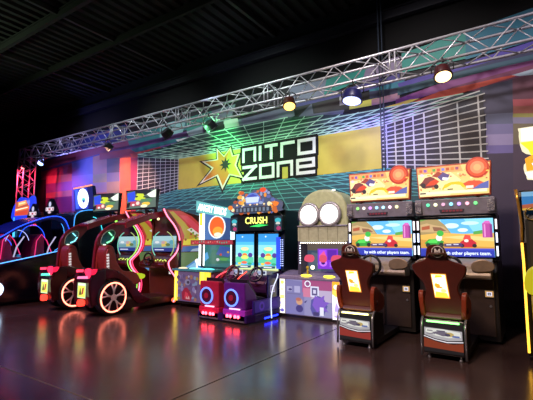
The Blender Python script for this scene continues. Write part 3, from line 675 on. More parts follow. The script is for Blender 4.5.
# hinge pieces
for x in (-4.12,-2.98):
    B().cyl((x,7.4,2.0),(x,7.6,2.0),.05,n=14).build('side_hinge',mat('404058',.3,.6),t)

# ================================================================ two-seat driving game
t=at(thing('twin_driving_machine','two seat driving machine with two upright blue screens and ringed red and purple seat boxes','arcade machine',(-5.0,6.6,0)))
purple=mat('5c1c80',.3); redp=mat('a82040',.3)
b=B(); b.box(-5.72,-4.56,7.2,7.85,.075,.9); b.prism([(7.2,.9),(7.85,.9),(7.85,2.2),(7.25,2.2)],-5.72,-4.38,'x'); b.build('screen_tower',mat('14202c',.3),t,bev=.02)
def port(x0,x1,nm):
    S=[('48b8e8','r',0,1,0,1),('2890d8','r',0,1,.80,1),('88d8f0','r',0,1,.45,.72),('b0f0e0','r',0,1,.28,.46),('f8e890','r',0,1,0,.12),('c8e8a0','r',0,1,.10,.20),
       ('50c8a0',[(.02,.40),(.3,.46),(.7,.46),(.98,.40),(.98,.26),(.02,.26)]),('4c3890','o',.24,.46,.12,.06),('4c3890','o',.82,.46,.12,.06),('58e0c0','o',.52,.58,.26,.11),('e8d8b0','o',.52,.62,.22,.05),('f0803c','o',.52,.46,.14,.05),
       ('d8f870','o',.52,.40,.2,.05),('f06848','o',.5,.27,.16,.035),('e8c840','o',.24,.24,.10,.03),('30a070','o',.80,.24,.12,.03),('204868',[(.12,.18),(.88,.20),(.86,.14),(.14,.12)]),('f8f8ff','r',.3,.7,.152,.170),('d8f8ff','o',.4,.93,.04,.02)]
    return art(t,nm,(x0,x1,.84,1.69),7.168,S,1.35)

for x0,x1 in ((-5.63,-5.13),(-5.01,-4.50)):
    B().box(x0-.03,x1+.03,7.17,7.22,.81,1.72).build('screen_bezel',gloss,t,bev=.008)
    port(x0,x1,'screen')
# title band
b=B(); b.prism([(-5.74,1.76),(-4.34,1.76),(-4.34,2.06),(-4.5,2.16),(-5.56,2.18),(-5.74,2.1)],7.10,7.2,'y'); tb=b.build('title_band',mat('101c20',.3),t,bev=.01)
text(tb,'title','CRUSH',-5.02,7.09,1.975,.20,glow('f0f470',2.4),width=.58,rot=0)
art(tb,'title_underline',(-5.2,-4.7,1.84,1.90),7.093,[('30d860',[(0,.2),(.5,1),(1,.6),(.5,0)])],1.6)
for x in (-5.62,-4.46):
    art(tb,'side_picture',(x-.09,x+.09,1.74,2.06),7.092,[('0c3848','r',0,1,0,1),('38c8d8','o',.5,.72,.42,.16),('e8e8e0','o',.5,.5,.3,.12),('c03878','o',.6,.2,.3,.14),('183c60','r',.2,.8,.40,.46)],.9)
for x,c in ((-5.70,'38f8a0'),(-4.38,'e8fff0')): B().ball((x,7.13,1.9),.02,8,6).build('corner_lamp',glow(c,2),t)
# crowned topper
TP=[(-5.62,2.14),(-5.74,2.28),(-5.66,2.38),(-5.56,2.40),(-5.50,2.52),(-5.36,2.60),(-5.20,2.58),(-5.08,2.66),(-4.96,2.62),(-4.84,2.70),(-4.70,2.62),(-4.62,2.48),(-4.48,2.42),(-4.34,2.34),(-4.36,2.22),(-4.44,2.16)]
b=B(); b.prism(smooth(TP,2),7.10,7.18,'y'); tp=b.build('topper',mat('3c4858',.4),t,bev=.006)
r_=random.Random(3); A=[('44506c',TP_) for TP_ in ([((p[0]+5.74)/1.4,(p[1]-2.14)/.56) for p in smooth(TP,2)],)]
for k in range(110):
    u=r_.random(); v=r_.random()*.9
    if abs(u-.5)>.5-.28*v: continue
    A.append((r_.choice(['c87828','e8a840','e88c30','a04828','8898c0','f0e0b0','5060a0','c06028']),'o',u,v,r_.uniform(.02,.05),r_.uniform(.03,.09)))
A+=[('5878c8',[(.38,.34),(.35,.60),(.44,.78),(.56,.78),(.64,.60),(.60,.34)]),('c8d8f8',[(.38,.40),(.36,.60),(.5,.70),(.62,.60),(.60,.40)]),('3848b0',[(.40,.66),(.5,.74),(.58,.66),(.58,.62),(.40,.62)]),
    ('1c2838',[(.14,.02),(.86,.02),(.84,.24),(.16,.24)])]
for k in range(9): A.append(('68788c','r',.18+k*.073,.22+k*.073,.06,.20))
for k in range(6): A.append(('ffe0a0','o',.2+k*.13,.32,.018,.035))
A+=[('e87820','o',.07,.24,.05,.09),('e87820','o',.93,.30,.05,.09),('e84818','o',.70,.86,.06,.09),('c85820','o',.3,.80,.05,.07)]
art(tp,'topper_art',(-5.74,-4.34,2.14,2.70),7.096,A,1.25)
for o_ in t.children: o_.scale=(1.025,)*3; o_.location=o_.location*1.025+Vector((-.125,.165,-.0375))   # the tower stands well behind the seats
# dot-light column on the right flank
dc=B()
for i in range(13):
    for j in range(2): dc.ball((-4.50+j*.045,7.27,1.02+i*.045),.012,6,4)
dc.build('dot_lights',glow('b0c0ff',2.5),t)
B().box(-4.62,-4.53,7.27,7.31,.95,1.62).build('blue_light_strip',glow('2048e0',1.4),t)
# dashboard + wheels
b=B(); b.prism(smooth([(6.78,.62),(6.84,.76),(7.0,.86),(7.45,.88),(7.45,.5),(6.9,.45)],3),-5.70,-4.56,'x'); b.build('dashboard',mat('3c1c48',.3),t,bev=.01)
for x,h in ((-5.36,'30141c'),(-4.76,'14142c')):
    def tw(px,py,pz,c=(x,6.72,.86)): 
        dy,dz=py-c[1],pz-c[2]; a=.5; return (px,c[1]+dy*math.cos(a)+dz*math.sin(a),c[2]-dy*math.sin(a)+dz*math.cos(a))
    b=B(); b.ring((x,6.72,.86),.15,.024,'y',28); b.shear(tw); w=b.build('steering_wheel',mat(h,.3),t)
    b=B(); b.cyl((x,6.70,.86),(x,6.75,.86),.05,n=16)
    for a in (0,2.1,4.2): b.cyl((x,6.72,.86),(x+.14*math.cos(a+PI/2),6.72,.86+.14*math.sin(a+PI/2)),.014,n=8)
    b.cyl((x,6.74,.86),(x,6.92,.84),.03,n=12); b.shear(tw); b.build('hub',mat('8c8ca0',.3,.6),w)
    art(t,'dash_display',(x-.14,x+.14,.84,.93),6.90,[('e8f0ff','r',0,1,0,1),('a0b0d8','r',.1,.5,.2,.8),('404870','r',.6,.9,.2,.8)],.9)
# floor platform
b=B(); b.prism([(-5.66,6.0),(-4.46,6.0),(-4.40,6.2),(-4.40,7.08),(-5.66,7.08)],.03,.17,'z'); b.build('platform',mat('2c1454',.25),t,bev=.015)
B().box(-5.64,-4.42,6.03,7.06,0,.03).build('plinth',black,t)
b=B(); b.box(-4.44,-4.41,6.15,7.08,.17,.42); b.build('side_wall',mat('30187c',.25),t,bev=.01)
art(t,'side_wall_art',(6.2,7.1,.20,.40),-4.407,[('40209c','r',0,1,0,1),('6c40d8','o',.25,.5,.10,.42),('30147c','o',.25,.5,.05,.22),('5830b8',[(.5,.2),(.9,.2),(.8,.8),(.6,.7)])],.35,ax='x')
b=B(); b.box(-4.54,-4.51,6.8,7.4,.17,.86); b.build('coin_panel',mat('181c58',.3),t)
art(t,'coin_slot',(6.88,7.04,.50,.64),-4.508,[('c8b8e8','r',0,1,0,1),('30284c','r',.1,.9,.12,.88),('b0a0d8','r',.3,.7,.3,.7)],.8,ax='x')
# seat boxes
for x0,x1,body,nm in ((-5.62,-5.13,redp,'left'),(-5.01,-4.50,purple,'right')):
    cx_=(x0+x1)/2-.06
    b=B(); b.prism([(6.02,.26),(6.46,.28),(6.36,.52),(6.12,.75),(6.0,.75)],x0,x1,'x'); sb=b.build('seat_box',body,t,bev=.03,seg=3,label='red seat box with a blue ring light' if nm=='left' else 'purple seat box with a blue ring light')
    b=B(); b.box(x0-.01,x1+.01,6.0,6.5,.04,.26); b.build('seat_base',mat('d02050' if nm=='left' else 'a030c0',.25),t,bev=.02)
    b=B(); b.prism(smooth([(6.14,.74),(6.42,.42),(6.75,.36),(6.75,.42),(6.46,.48),(6.2,.80)],2),x0+.05,x1-.05,'x'); b.build('seat_cushion',mat('1c1020',.4),sb,bev=.01)
    rg=B().ring((cx_,6.0,.47),.15,.017,'y',36).build('ring_light',glow('5878e8',2.6),sb)
    b=B(); b.disc((cx_,6.005,.47),.13,.02); b.build('speaker_cone',mat('480c30',.4),rg)
    b=B(); b.disc((cx_,5.995,.47),.055,.02); b.build('dust_cap',mat('a01c40',.35),rg)
    b=B(); b.box(x0+.16,x1-.10,5.985,6.0,.262,.285); b.build('accent_light',glow('ffb0d8',2.2),sb)
    for k,dx in enumerate((-.15,-.075,.035,.11)):
        b=B(); b.ball((x0+.26+dx,5.99,.135),(.032,.02,.032),12,8); b.build('tail_light',glow('ff3848',14),t)
    b=B(); b.box(x0,x1,5.985,6.0,.045,.07); b.build('base_trim',mat('a8a0b0',.25,.8),t)
B().tube(smooth([(-5.72,6.3,.30),(-5.70,6.35,.55),(-5.66,6.6,.80),(-5.60,6.9,.90)],3,False),.014,8).build('left_neon',glow('ff4858',2.0),t)
B().tube(smooth([(-5.07,6.3,.28),(-5.08,6.3,.5),(-5.07,6.5,.75),(-5.05,6.8,.9)],3,False),.014,8).build('middle_neon',glow('ff5040',2.0),t)
B().tube(smooth([(-4.39,6.74,.03),(-4.39,6.72,.40),(-4.39,6.80,.62),(-4.42,7.0,.80),(-4.46,7.08,.86)],3,False),.010,8).build('right_neon',glow('d8e0ff',1.6),t)
B().box(-4.40,-4.39,6.5,6.98,.05,.075).build('blue_floor_light',glow('1828ff',9),t)
B().box(-4.508,-4.495,6.82,7.06,.20,.26).build('blue_side_light',glow('2848ff',5),t)
b=B(); b.prism(smooth([(-.02,0),(-.02,.4),(.06,.7),(.3,.9),(.6,.9),(.6,0)],2),-5.75,-5.70,'x'); b.v=[(v[0],6.7+v[1],v[2]+.04) for v in b.v]; b.build('left_side_panel',mat('a01828',.3),t,bev=.01)

# ================================================================ coin pusher with white marquee
t=at(thing('coin_pusher_machine','coin game machine with bright white marquee and round orange sticker on blue glass','arcade machine',(-7.0,7.3,0)))
pusher=t
b=B(); b.box(-7.74,-6.32,7.3,8.35,.05,.80); b.build('base_cabinet',mat('7c4c70',.4),t,bev=.02)
B().box(-7.7,-6.36,7.33,8.3,0,.05).build('plinth',black,t)
for x in (-7.6,-6.46):
    for y in (7.42,8.22): B().cyl((x,y,-.098),(x,y,.01),.03,n=12).build('foot',black,t)
F=[('6c5480','r',0,1,0,1)]; r_=random.Random(11)
for k in range(46): F.append((r_.choice(['8c7cb0','5c3c68','9c6c58','7c8cb0','a08840','584878','b0a0c0']),'o',r_.uniform(.12,.66),r_.uniform(.08,.92),r_.uniform(.02,.05),r_.uniform(.04,.09)))
F+=[('8c84a8','o',.42,.66,.08,.10),('383048','o',.44,.66,.04,.05),('a01838',[(.28,.06),(.26,.30),(.34,.46),(.42,.48),(.50,.34),(.56,.20),(.52,.04)]),('d83850',[(.34,.14),(.36,.34),(.44,.30),(.48,.10)]),('e0a8a8',[(.38,.10),(.40,.20),(.44,.12),(.47,.22),(.5,.1)])]
art(t,'front_panel',(-7.72,-6.45,.06,.78),7.295,F,.75)
art(t,'left_yellow_strip',(-7.73,-7.60,.06,.80),7.285,[('ffd028','r',0,1,0,1),('ffe870','r',.2,.6,.05,.95)],1.8)
art(t,'yellow_panel',(-6.80,-6.42,.50,.82),7.285,[('f8d020','r',0,1,0,1),('ffe850','r',.08,.46,.08,.92),('ffe040','r',.54,.92,.08,.92),('c8a010','r',.49,.51,0,1)],1.6)
b=B(); b.box(-7.76,-6.30,7.22,7.6,.80,.86); b.build('deck',mat('40909c',.25),t,bev=.01)
for x,rx,h in ((-7.45,.14,'e8d8b0'),(-6.98,.22,'80f0f0'),(-6.55,.22,'60e8e8')):
    b=B(); b.ball((x,7.32,.865),(rx,.1,.03),18,6); b.build('deck_light',glow(h,1.5),t)
B().cyl((-6.92,7.3,.87),(-6.92,7.3,1.02),.02,n=10).ball((-6.92,7.3,1.06),.05,12,8).build('joystick',glow('fff0e0',1.6),t)
# glass box
pf=art(t,'playfield_back',(-7.7,-6.2,.86,1.52),8.2,[('287070','r',0,1,0,1),('206c58',[(.2,.1),(.9,.2),(.95,.6),(.3,.7)]),('3858a0',[(.4,.5),(.7,.4),(.9,.75),(.5,.85)]),('58a8e0',[(0,.05),(.22,.35),(.18,.6),(0,.4)]),('50a050','o',.6,.32,.15,.06),('c04838','o',.52,.5,.03,.05),('d0a030','o',.7,.6,.03,.04),('a04860','o',.84,.42,.04,.06),('d8d8e0','o',.45,.3,.04,.06),('2c8c70','o',.8,.3,.12,.06),('183060','r',.1,.9,.88,.95)],1.0)
for x in (-7.72,-7.36,-6.24):
    b=B(); b.box(x-.025,x+.025,7.42 if x<-7.5 else 7.9,7.47 if x<-7.5 else 7.95,.86,1.56); b.build('upright',mat('182028',.3),t)
b=B(); b.box(-7.50,-7.33,7.93,7.98,.90,1.46); b.build('left_white_light',glow('f4fff8',2.4),t)
b=B(); b.box(-6.34,-6.26,7.93,7.98,.90,1.46); b.build('right_white_light',glow('d0f8f4',1.8),t)
b=B(); b.box(-7.78,-6.2,7.88,7.96,1.45,1.57); rb=b.build('red_score_bar',mat('782030',.3),t,bev=.008)
r_=random.Random(2)
art(rb,'score_marks',(-7.75,-6.22,1.46,1.56),7.876,[('a83040','r',0,1,0,1)]+[(r_.choice(['f08878','60a090','e04850','d8a0a0']),'o',.05+.055*k,.5+r_.uniform(-.2,.2),.014,.22) for k in range(17)],1.0)
# back glass
b=B(); b.box(-7.55,-6.22,7.98,8.35,1.54,2.62); b.box(-7.55,-6.22,8.22,8.35,.8,1.54); b.build('tower',mat('1c4c54',.35),t,bev=.015)
bg=art(t,'back_glass',(-7.32,-6.38,1.58,2.30),7.972,[('2c5890','r',0,1,0,1),('3c6ca8',[(0,0),(.5,0),(.3,1),(0,1)]),('24487c',[(.7,0),(1,0),(1,1),(.9,1)]),
     ('f0f8f8','o',.48,.46,.34,.42),('e86020','o',.48,.46,.29,.37),('f0a030','o',.52,.30,.20,.17),('f8e8d0','o',.52,.18,.15,.08)],1.25)
b=B(); b.box(-7.52,-7.34,7.95,7.98,1.58,2.28); wl=b.build('left_light_column',glow('f0fff8',2.4),t)
art(wl,'yellow_label',(-7.50,-7.40,1.96,2.28),7.948,[('f8e030','r',0,1,0,1)],1.5)
b=B(); b.box(-6.36,-6.24,7.95,7.98,1.58,2.16); b.build('right_light_column',glow('c8fff8',2.2),t)
b=B(); b.prism([(-7.56,2.32),(-6.22,2.10),(-6.22,2.34),(-7.56,2.62)],7.86,7.98,'y'); mq=b.build('marquee',glow('70c8c8',1.1),t)
text(mq,'marquee_text','ANGRY BIRDS',-6.95,7.85,2.355,.25,glow('ffffff',3),width=1.06,rot=-.175)

pusher.location=(-6.575,6.84,.092); pusher.scale=(.87,.938,.938)
# ================================================================ open-cockpit racing cars
def racer(xr,label):
    """xr = plane of the car's right flank"""
    t=at(thing('car_racing_machine',label,'arcade machine',(xr-.25,5.3,0),0,'red racing car machines'))
    X=lambda u:xr+u
    red=mat('4c0c18',.25,.1,coat=.5); dk=mat('300c14',.3); trim=mat('8c2030',.3)
    # floor pan and rear fenders
    b=B(); b.prism([(5.3,.08),(7.2,.08),(7.2,.22),(6.2,.26),(5.3,.3)],X(-.84),X(-.02),'x'); b.build('floor_pan',mat('3c2420',.35),t,bev=.02)
    fen=smooth([(4.80,.24),(4.74,.60),(4.80,.90),(5.05,.98),(5.40,.90),(5.75,.66),(6.05,.34),(6.30,.22),(5.95,.16),(5.72,.42),(5.45,.72),(5.20,.76),(4.96,.68),(4.86,.44),(4.86,.24)],3)
    for a,c in ((-.08,.02),(-.54,-.46)):
        b=B(); b.prism(fen,X(a),X(c),'x'); b.build('rear_fender',red,t,bev=.015)
    b=B(); b.prism([(4.80,.24),(4.74,.62),(4.82,.92),(5.1,.96),(5.1,.24)],X(-.47),X(.03),'x'); tl=b.build('tail',dk,t,bev=.02)
    b=B(); b.prism([(-.42,.95),(-.22,.96),(-.24,.91),(-.42,.90)],4.72,4.76,'y'); b.v=[(v[0]+xr,v[1],v[2]) for v in b.v]; b.build('tail_light_bar',glow('ff3858',2.6),tl)
    art(tl,'plate',(X(-.33),X(-.05),.40,.70),4.715,[('c8e8b0','r',0,1,0,1),('e0e058','r',.06,.94,.08,.80),('484820',[(.2,.2),(.34,.72),(.5,.3),(.44,.2)]),('b03030',[(.5,.2),(.6,.66),(.8,.7),(.72,.3)]),('f4f8e0','r',.1,.9,.84,.95)],1.4)
    b=B(); b.prism([(X(-.38),.77),(X(-.02),.79),(X(-.03),.84),(X(-.36),.82)],4.72,4.74,'y'); b.build('light_strip',glow('e878a8' if xr>-8 else '60e8c8',1.8),tl)
    b=B(); b.prism(smooth([(X(-.34),.24),(X(-.18),.24),(X(-.16),.34),(X(-.32),.36)],2),4.72,4.78,'y'); b.build('lower_tail_light',glow('ff3828',3),tl)
    b=B(); b.prism(smooth([(4.78,.86),(4.80,.95),(4.90,.97),(4.86,.88)],2),X(-.03),X(.035),'x'); b.build('corner_light',glow('f01840',1.6),t)
    b=B(); b.prism(smooth([(X(-.14),.96),(X(.02),.98),(X(-.0),.80),(X(-.10),.86)],2),4.73,4.77,'y'); b.build('rear_corner_light',glow('ff2850',2.2),t)
    # wheels
    for x,nm in ((.0,'r'),(-.50,'l')):
        c=(X(x),5.27,.375); sg=1 if nm=='r' else -1
        b=B(); b.tube([(c[0]-.11,c[1],c[2]),(c[0]+.07*sg if sg>0 else c[0]+.07,c[1],c[2])],.355,36); w=b.build('rear_wheel',mat('0c0a0c',.6),t,bev=.03)
        xf=c[0]+(.078 if sg>0 else -.118)
        B().ring((xf,c[1],c[2]),.295,.016,'x',44).build('lit_rim',glow('ff8068',5),w)
        b=B()
        for k in range(5):
            a=PI/2+k*2*PI/5
            for da in (-.16,.16):
                b.tube([(xf,c[1]+.06*math.cos(a),c[2]+.06*math.sin(a)),(xf+.004,c[1]+.16*math.cos(a+da*.5),c[2]+.16*math.sin(a+da*.5)),(xf,c[1]+.285*math.cos(a+da*1.5),c[2]+.285*math.sin(a+da*1.5))],.016,8)
        b.cyl((xf-.02,c[1],c[2]),(xf+.02,c[1],c[2]),.065,n=20); b.build('spokes',mat('f0d8d4',.35,.2),w)
        b=B(); b.disc((xf-.012,c[1],c[2]),.28,.02,'x',32); b.build('brake_disc',mat('241014',.35,.4),w)
    # canopy: one broad arm rises behind the seat and carries the roof forward
    outer=smooth([(5.09,.70),(5.11,1.09),(5.13,1.35),(5.18,1.61),(5.34,1.80),(5.58,1.94),(5.95,2.07),(6.30,2.18),(6.80,2.29),(7.15,2.32)],3,False)
    inner=smooth([(7.15,2.20),(6.80,2.17),(6.34,2.05),(5.92,1.88),(5.74,1.72),(5.56,1.52),(5.38,1.42),(5.22,1.32),(5.20,.70)],3,False)
    b=B(); b.prism(outer+inner,X(-.50),X(-.42),'x'); arm=b.build('canopy_arm',mat('7c1c28',.3),t,bev=.02)
    oo=[p for p in outer if p[1]>1.93]; b=B(); b.prism(oo+[(p[0],p[1]-.05) for p in reversed(oo)],X(-.46),X(-.04),'x'); b.build('roof_skin',mat('6c1824',.25),t,bev=.015)
    lip=[p for p in outer if p[1]>1.93]; b=B(); b.prism(lip+[(p[0]+.02,p[1]-.13) for p in reversed(lip)],X(-.09),X(-.03),'x'); b.build('roof_edge',mat('8c2430',.3),t,bev=.012)
    q=smooth([(5.24,1.47),(5.27,1.65),(5.40,1.76),(5.53,1.78),(5.58,1.70),(5.50,1.56),(5.38,1.47)],3)
    b=B(); b.prism(q,X(-0.415),X(-0.405),'x'); g=b.build('quarter_glass',mat('3c6860',.12),arm)
    B().tube([(X(-0.395),p[0],p[1]) for p in q],.009,6,closed=True).build('glass_edge',mat('9cb0a0',.3),arm)
    B().tube([(X(-0.390),5.38,1.50),(X(-0.390),5.48,1.54),(X(-0.390),5.54,1.63)],.014,8).tube([(X(-0.390),5.42,1.73),(X(-0.390),5.50,1.66)],.012,8).build('glass_reflection',glow('80ffb0' if xr>-8 else '80e8ff',2.2),arm)  # glowing strokes stand in for reflections on the quarter glass
    B().cyl((X(-0.360),5.30,1.44),(X(-0.360),5.30,1.47),.03,n=8).build('corner_reflector',glow('e0ffe0',1.8),arm)
    for (y,z) in ((5.34,1.30),(5.22,.98)):
        B().cyl((X(-0.400),y,z),(X(-0.400),y,z+.13),.018,n=8).build('cabin_lamp',glow('c0ff70' if xr>-8 else 'ff70a0',3),t)
    # bucket seat
    S=smooth([(5.30,.62),(5.18,1.0),(5.14,1.30),(5.22,1.44),(5.36,1.40),(5.44,1.14),(5.56,.86),(5.84,.72),(6.05,.74),(6.08,.60),(5.6,.50)],4)
    b=B(); b.prism(S,X(-.40),X(-.10),'x'); st=b.build('seat',mat('842822',.5),t,bev=.05,seg=3)
    for x in (-.41,-.09):
        b=B(); b.prism(smooth([(5.24,.62),(5.16,1.28),(5.28,1.36),(5.42,1.10),(5.58,.90),(5.92,.84),(6.0,.60)],3),X(x)-.02,X(x)+.03,'x'); b.build('side_bolster',mat('963228',.5),st,bev=.015)
    for k in range(6):
        b=B(); z=1.26-.06*k; y=5.17+.004*k; b.prism([(y-.02,z),(y+.035,z+.01),(y+.04,z-.03),(y-.01,z-.035)],X(-.06),X(-.045),'x'); b.build('raised_letter',glow('f0e0e0',.9),st)
    b=B(); b.prism(smooth([(5.72,.70),(6.15,.68),(6.2,.78),(5.9,.82)],3),X(-.40),X(-.10),'x'); b.build('seat_cushion',glow('c0d820',.9),st,label='yellow green lit seat cushion',bev=.02)
    # front cabinet: hourglass sides outlined in neon
    prof=[(6.49,2.30),(6.62,2.12),(6.84,1.92),(6.99,1.69),(7.02,1.48),(6.92,1.26),(6.74,1.10),(6.68,1.02),(6.74,.86),(6.92,.66),(7.0,.46),(6.98,.26),(6.86,.10)]
    ps=smooth(prof,3,False)
    for x,n_ in ((.10,1),(-.94,0)):
        b=B(); b.prism((ps if n_ else [(7.1,2.30),(7.1,.10)])+[(7.95,.06),(7.95,1.75),(7.70,2.0),(7.4,2.16),(7.0,2.34)],X(x)-.03,X(x)+.03,'x'); sp_=b.build('side_panel',mat('74281c',.3),t,bev=.008)
        if n_:
            r_=random.Random(8)
            A=[('c03c38',[(.0,1.),(.35,1),(.62,.90),(.86,.72),(1,.45),(1,.0),(.34,.0),(.36,.35),(.30,.60),(.16,.82)]),('b8a038',[(.05,.96),(.14,.98),(.44,.72),(.62,.52),(1,.36),(1,.12),(.42,.16),(.44,.4),(.34,.62)]),
               ('e8d848',[(.42,.30),(1,.36),(1,.20),(.40,.16)]),('d84858',[(.30,.90),(.5,.9),(.8,.68),(.9,.5),(.7,.55)]),('e8e0d8',[(.5,.55),(.62,.60),(.92,.40),(.86,.34)]),
               ('4868a8',[(.36,.0),(1,.0),(1,.16),(.40,.13)]),('a8b8d0',[(.6,.0),(1,.0),(1,.12),(.66,.06)])]
            for k in range(14): A.append((r_.choice(['6c9438','d88838','e8d070','984030']),'o',r_.uniform(.42,.9),r_.uniform(.2,.62),.03,.03))
            art(sp_,'side_art',(6.62,7.93,1.28,2.28),X(x)+.034,A,.8,ax='x')
            art(sp_,'lower_art',(6.95,7.9,.75,1.26),X(x)+.034,[('607848',[(0,1),(1,1),(1,.1),(.35,.0),(.1,.4)]),('5890d0',[(.2,.2),(.9,.8),(1,.6),(1,.1),(.4,0)]),('90c8f0',[(.3,.2),(.8,.6),(.9,.4),(.5,.1)])],.9,ax='x')
        if n_:
            B().tube([(X(x)+.05,p[0],p[1]) for p in ps],.017,8).build('neon_edge',glow('ff7898',3.0),sp_)
            if xr<-8:
                B().tube([(X(x)+.05,p[0]+.07,p[1]) for p in ps[5:]],.011,8).build('inner_neon',glow('ff3868',2.2),sp_)
                B().tube([(X(x)+.01,p[0]-.05,p[1]) for p in ps[3:]],.010,8).build('green_neon',glow('a0ff60',1.6),sp_)
    b=B(); b.prism([(7.05,.08),(7.9,.08),(7.9,2.2),(7.15,2.3),(7.1,1.2),(6.98,.95)],X(-.91),X(.07),'x'); fc=b.build('front_cabinet',mat('5c281c',.35),t,bev=.02)
    b=B(); b.prism(smooth([(6.62,.98),(6.80,1.12),(7.1,1.18),(7.1,.9),(6.75,.88)],3),X(-.86),X(.04),'x'); b.build('dashboard',mat('5c1418',.3),t,bev=.015)
    b=B(); 
    for k in range(7): b.ball((X(-.30+.06*k),6.68+.01*(k%3),1.07+.02*(k%2)),.016,8,5)
    b.build('dash_button',glow('d0e060',1.6),t)
    sw=B().ring((X(-.42),6.55,1.10),.15,.022,'y',26).cyl((X(-.42),6.55,1.10),(X(-.42),6.7,1.05),.04,n=12).cyl((X(-.56),6.55,1.10),(X(-.28),6.55,1.10),.016,n=8).build('steering_wheel',mat('201014',.3),t)
    b=B(); b.box(X(-.88),X(.02),7.06,7.12,1.26,1.70); mn=b.build('monitor',gloss,t,bev=.01)
    art(mn,'screen',(X(-.86),X(.0),1.28,1.67),7.055,[('98b8c8','r',0,1,0,1),('283888','r',0,1,0,.24),('a8d0d8','r',0,1,.7,1),('70a0a8','r',0,1,.24,.46),('d8c060',[(.4,.3),(.6,.34),(.62,.62),(.48,.7),(.38,.5)]),('c8a0a0','o',.46,.58,.08,.1),('607848','o',.66,.44,.1,.1),('58a0b0','o',.82,.6,.1,.14),('e0e8e8','o',.2,.6,.1,.08),('e0e8ff','r',.1,.5,.08,.14)],1.0)
    B().tube([(X(-.42)+.40*math.cos(a),7.0,1.44+.36*math.sin(a)) for a in [PI*.62+k*PI*.78/16 for k in range(17)]],.012,8).build('left_arc_light',glow('70c8b0',1.2),t)
    B().tube([(X(-.42)+.40*math.cos(a),7.0,1.44+.36*math.sin(a)) for a in [-PI*.40+k*PI*.78/16 for k in range(17)]],.012,8).build('right_arc_light',glow('b0c070',1.0),t)
    art(fc,'card_reader',(X(-.10),X(.04),.74,.90),6.93,[('e8e0e0','r',0,1,0,1),('302830','r',.18,.82,.18,.82),('d0d0d0','r',.38,.62,.38,.62)],1.2)
    b=B(); b.box(X(-.12),X(.05),6.932,7.05,.72,.92); b.build('reader_box',mat('241418',.4),fc)
    for k,(x,h) in enumerate(((-.80,'90ff50'),(-.5,'c8b088'),(-.06,'80f060'))): B().ball((X(x),6.9,2.10),.035,10,6).build('canopy_lamp',glow(h,3),t)
    B().ball((X(.10),6.92,.13),.055,12,8).build('floor_lamp',glow('ff6030',2.4),t)
    # marquee over the roof
    b=B(); b.prism([(X(-1.10),2.32),(X(-.02),2.30),(X(.04),2.78),(X(-1.14),2.82)],6.38,6.46,'y'); mq=b.build('marquee',mat('181018',.3),t,bev=.01)
    A=[('586c60','r',0,1,0,1),('2c4cd8',[(0,.9),(.28,1),(.32,.4),(.05,.4)]),('182018',[(.3,1),(.8,1),(.9,.85),(.6,.7),(.3,.82)]),('c8d830',[(.28,.5),(.36,.85),(.58,.8),(.66,.52),(.45,.42)]),('e8f0e0',[(.7,.75),(1,1),(1,.55),(.82,.55)]),
       ('b84858',[(.1,.4),(.45,.42),(.5,.15),(.15,.12)]),('f0d8c8','o',.4,.28,.06,.1),('f0c040','o',.68,.22,.14,.10),('508058',[(.5,.5),(.9,.5),(.85,.3),(.55,.32)]),('fff4c8','o',.62,.10,.12,.08),('f0e8e8','o',.25,.2,.05,.06),('101010',[(.02,.3),(.16,.36),(.1,.05),(0,.05)]),('20301c','o',.36,.66,.05,.05),('183020',[(.6,.66),(.95,.52),(.9,.48),(.6,.58)])]
    art(mq,'marquee_art',(X(-1.08),X(.0),2.345,2.775),6.372,A,1.3)
    for x in (-.44,-.10): B().box(X(x)-.025,X(x)+.025,6.44,6.49,2.12,2.42).build('marquee_bracket',dk,t)
    return t
racer(-7.42,'right hand dark red racing car machine, nearer one with its whole lit wheel showing')
racer(-8.84,'left hand dark red racing car machine beside the blue neon pod')

# ================================================================ blue neon pod
t=at(thing('neon_pod_machine','large dark blue cockpit pod outlined in blue neon at the far left','arcade machine',(-11.3,5.4,0)))
navy=mat('1c2c78',.25); XO=-10.62
b=B(); b.prism(smooth([(3.4,.10),(3.3,.55),(3.6,.82),(4.5,.98),(5.3,1.14),(6.1,1.32),(6.4,1.30),(6.5,.9),(6.5,.12),(5,.06)],3),-12.0,XO,'x'); b.build('hull',mat('0a0c24',.2),t,bev=.04)
L=smooth([(3.3,1.22),(3.9,1.42),(4.38,1.60),(4.81,1.88),(5.25,2.08),(5.65,2.20),(5.95,2.16),(6.12,1.90),(6.18,1.60),(6.1,1.32)],3,False)
b=B(); b.prism(L+[(6.0,1.34)]+[(p[0]*.985+.03,p[1]-.10) for p in reversed(L[:-6])],XO-.08,XO-.02,'x'); b.build('canopy_frame',navy,t)
b=B(); b.prism(L+[(6.0,1.34)]+[(p[0]*.985+.03,p[1]-.10) for p in reversed(L[:-6])],-12.0,-11.94,'x'); b.build('canopy_frame',navy,t)
b=B(); LL=[p for p in L if p[1]>1.7 and p[0]<6.0]; b.prism(LL+[(p[0],p[1]-.04) for p in reversed(LL)],-11.95,XO-.08,'x'); b.build('canopy_roof',mat('1c2c88',.2),t)
BL=glow('2050ff',2.4); CY=glow('3898f0',2.0)
B().tube([(XO,p[0],p[1]) for p in L],.011,8).build('canopy_neon',BL,t)
B().tube([(XO+.02,y,z) for y,z in [(3.4,.80),(4.42,1.00),(5.2,1.15),(5.84,1.28),(6.1,1.34)]],.011,8).build('sill_neon',glow('58a8ff',2.2),t)
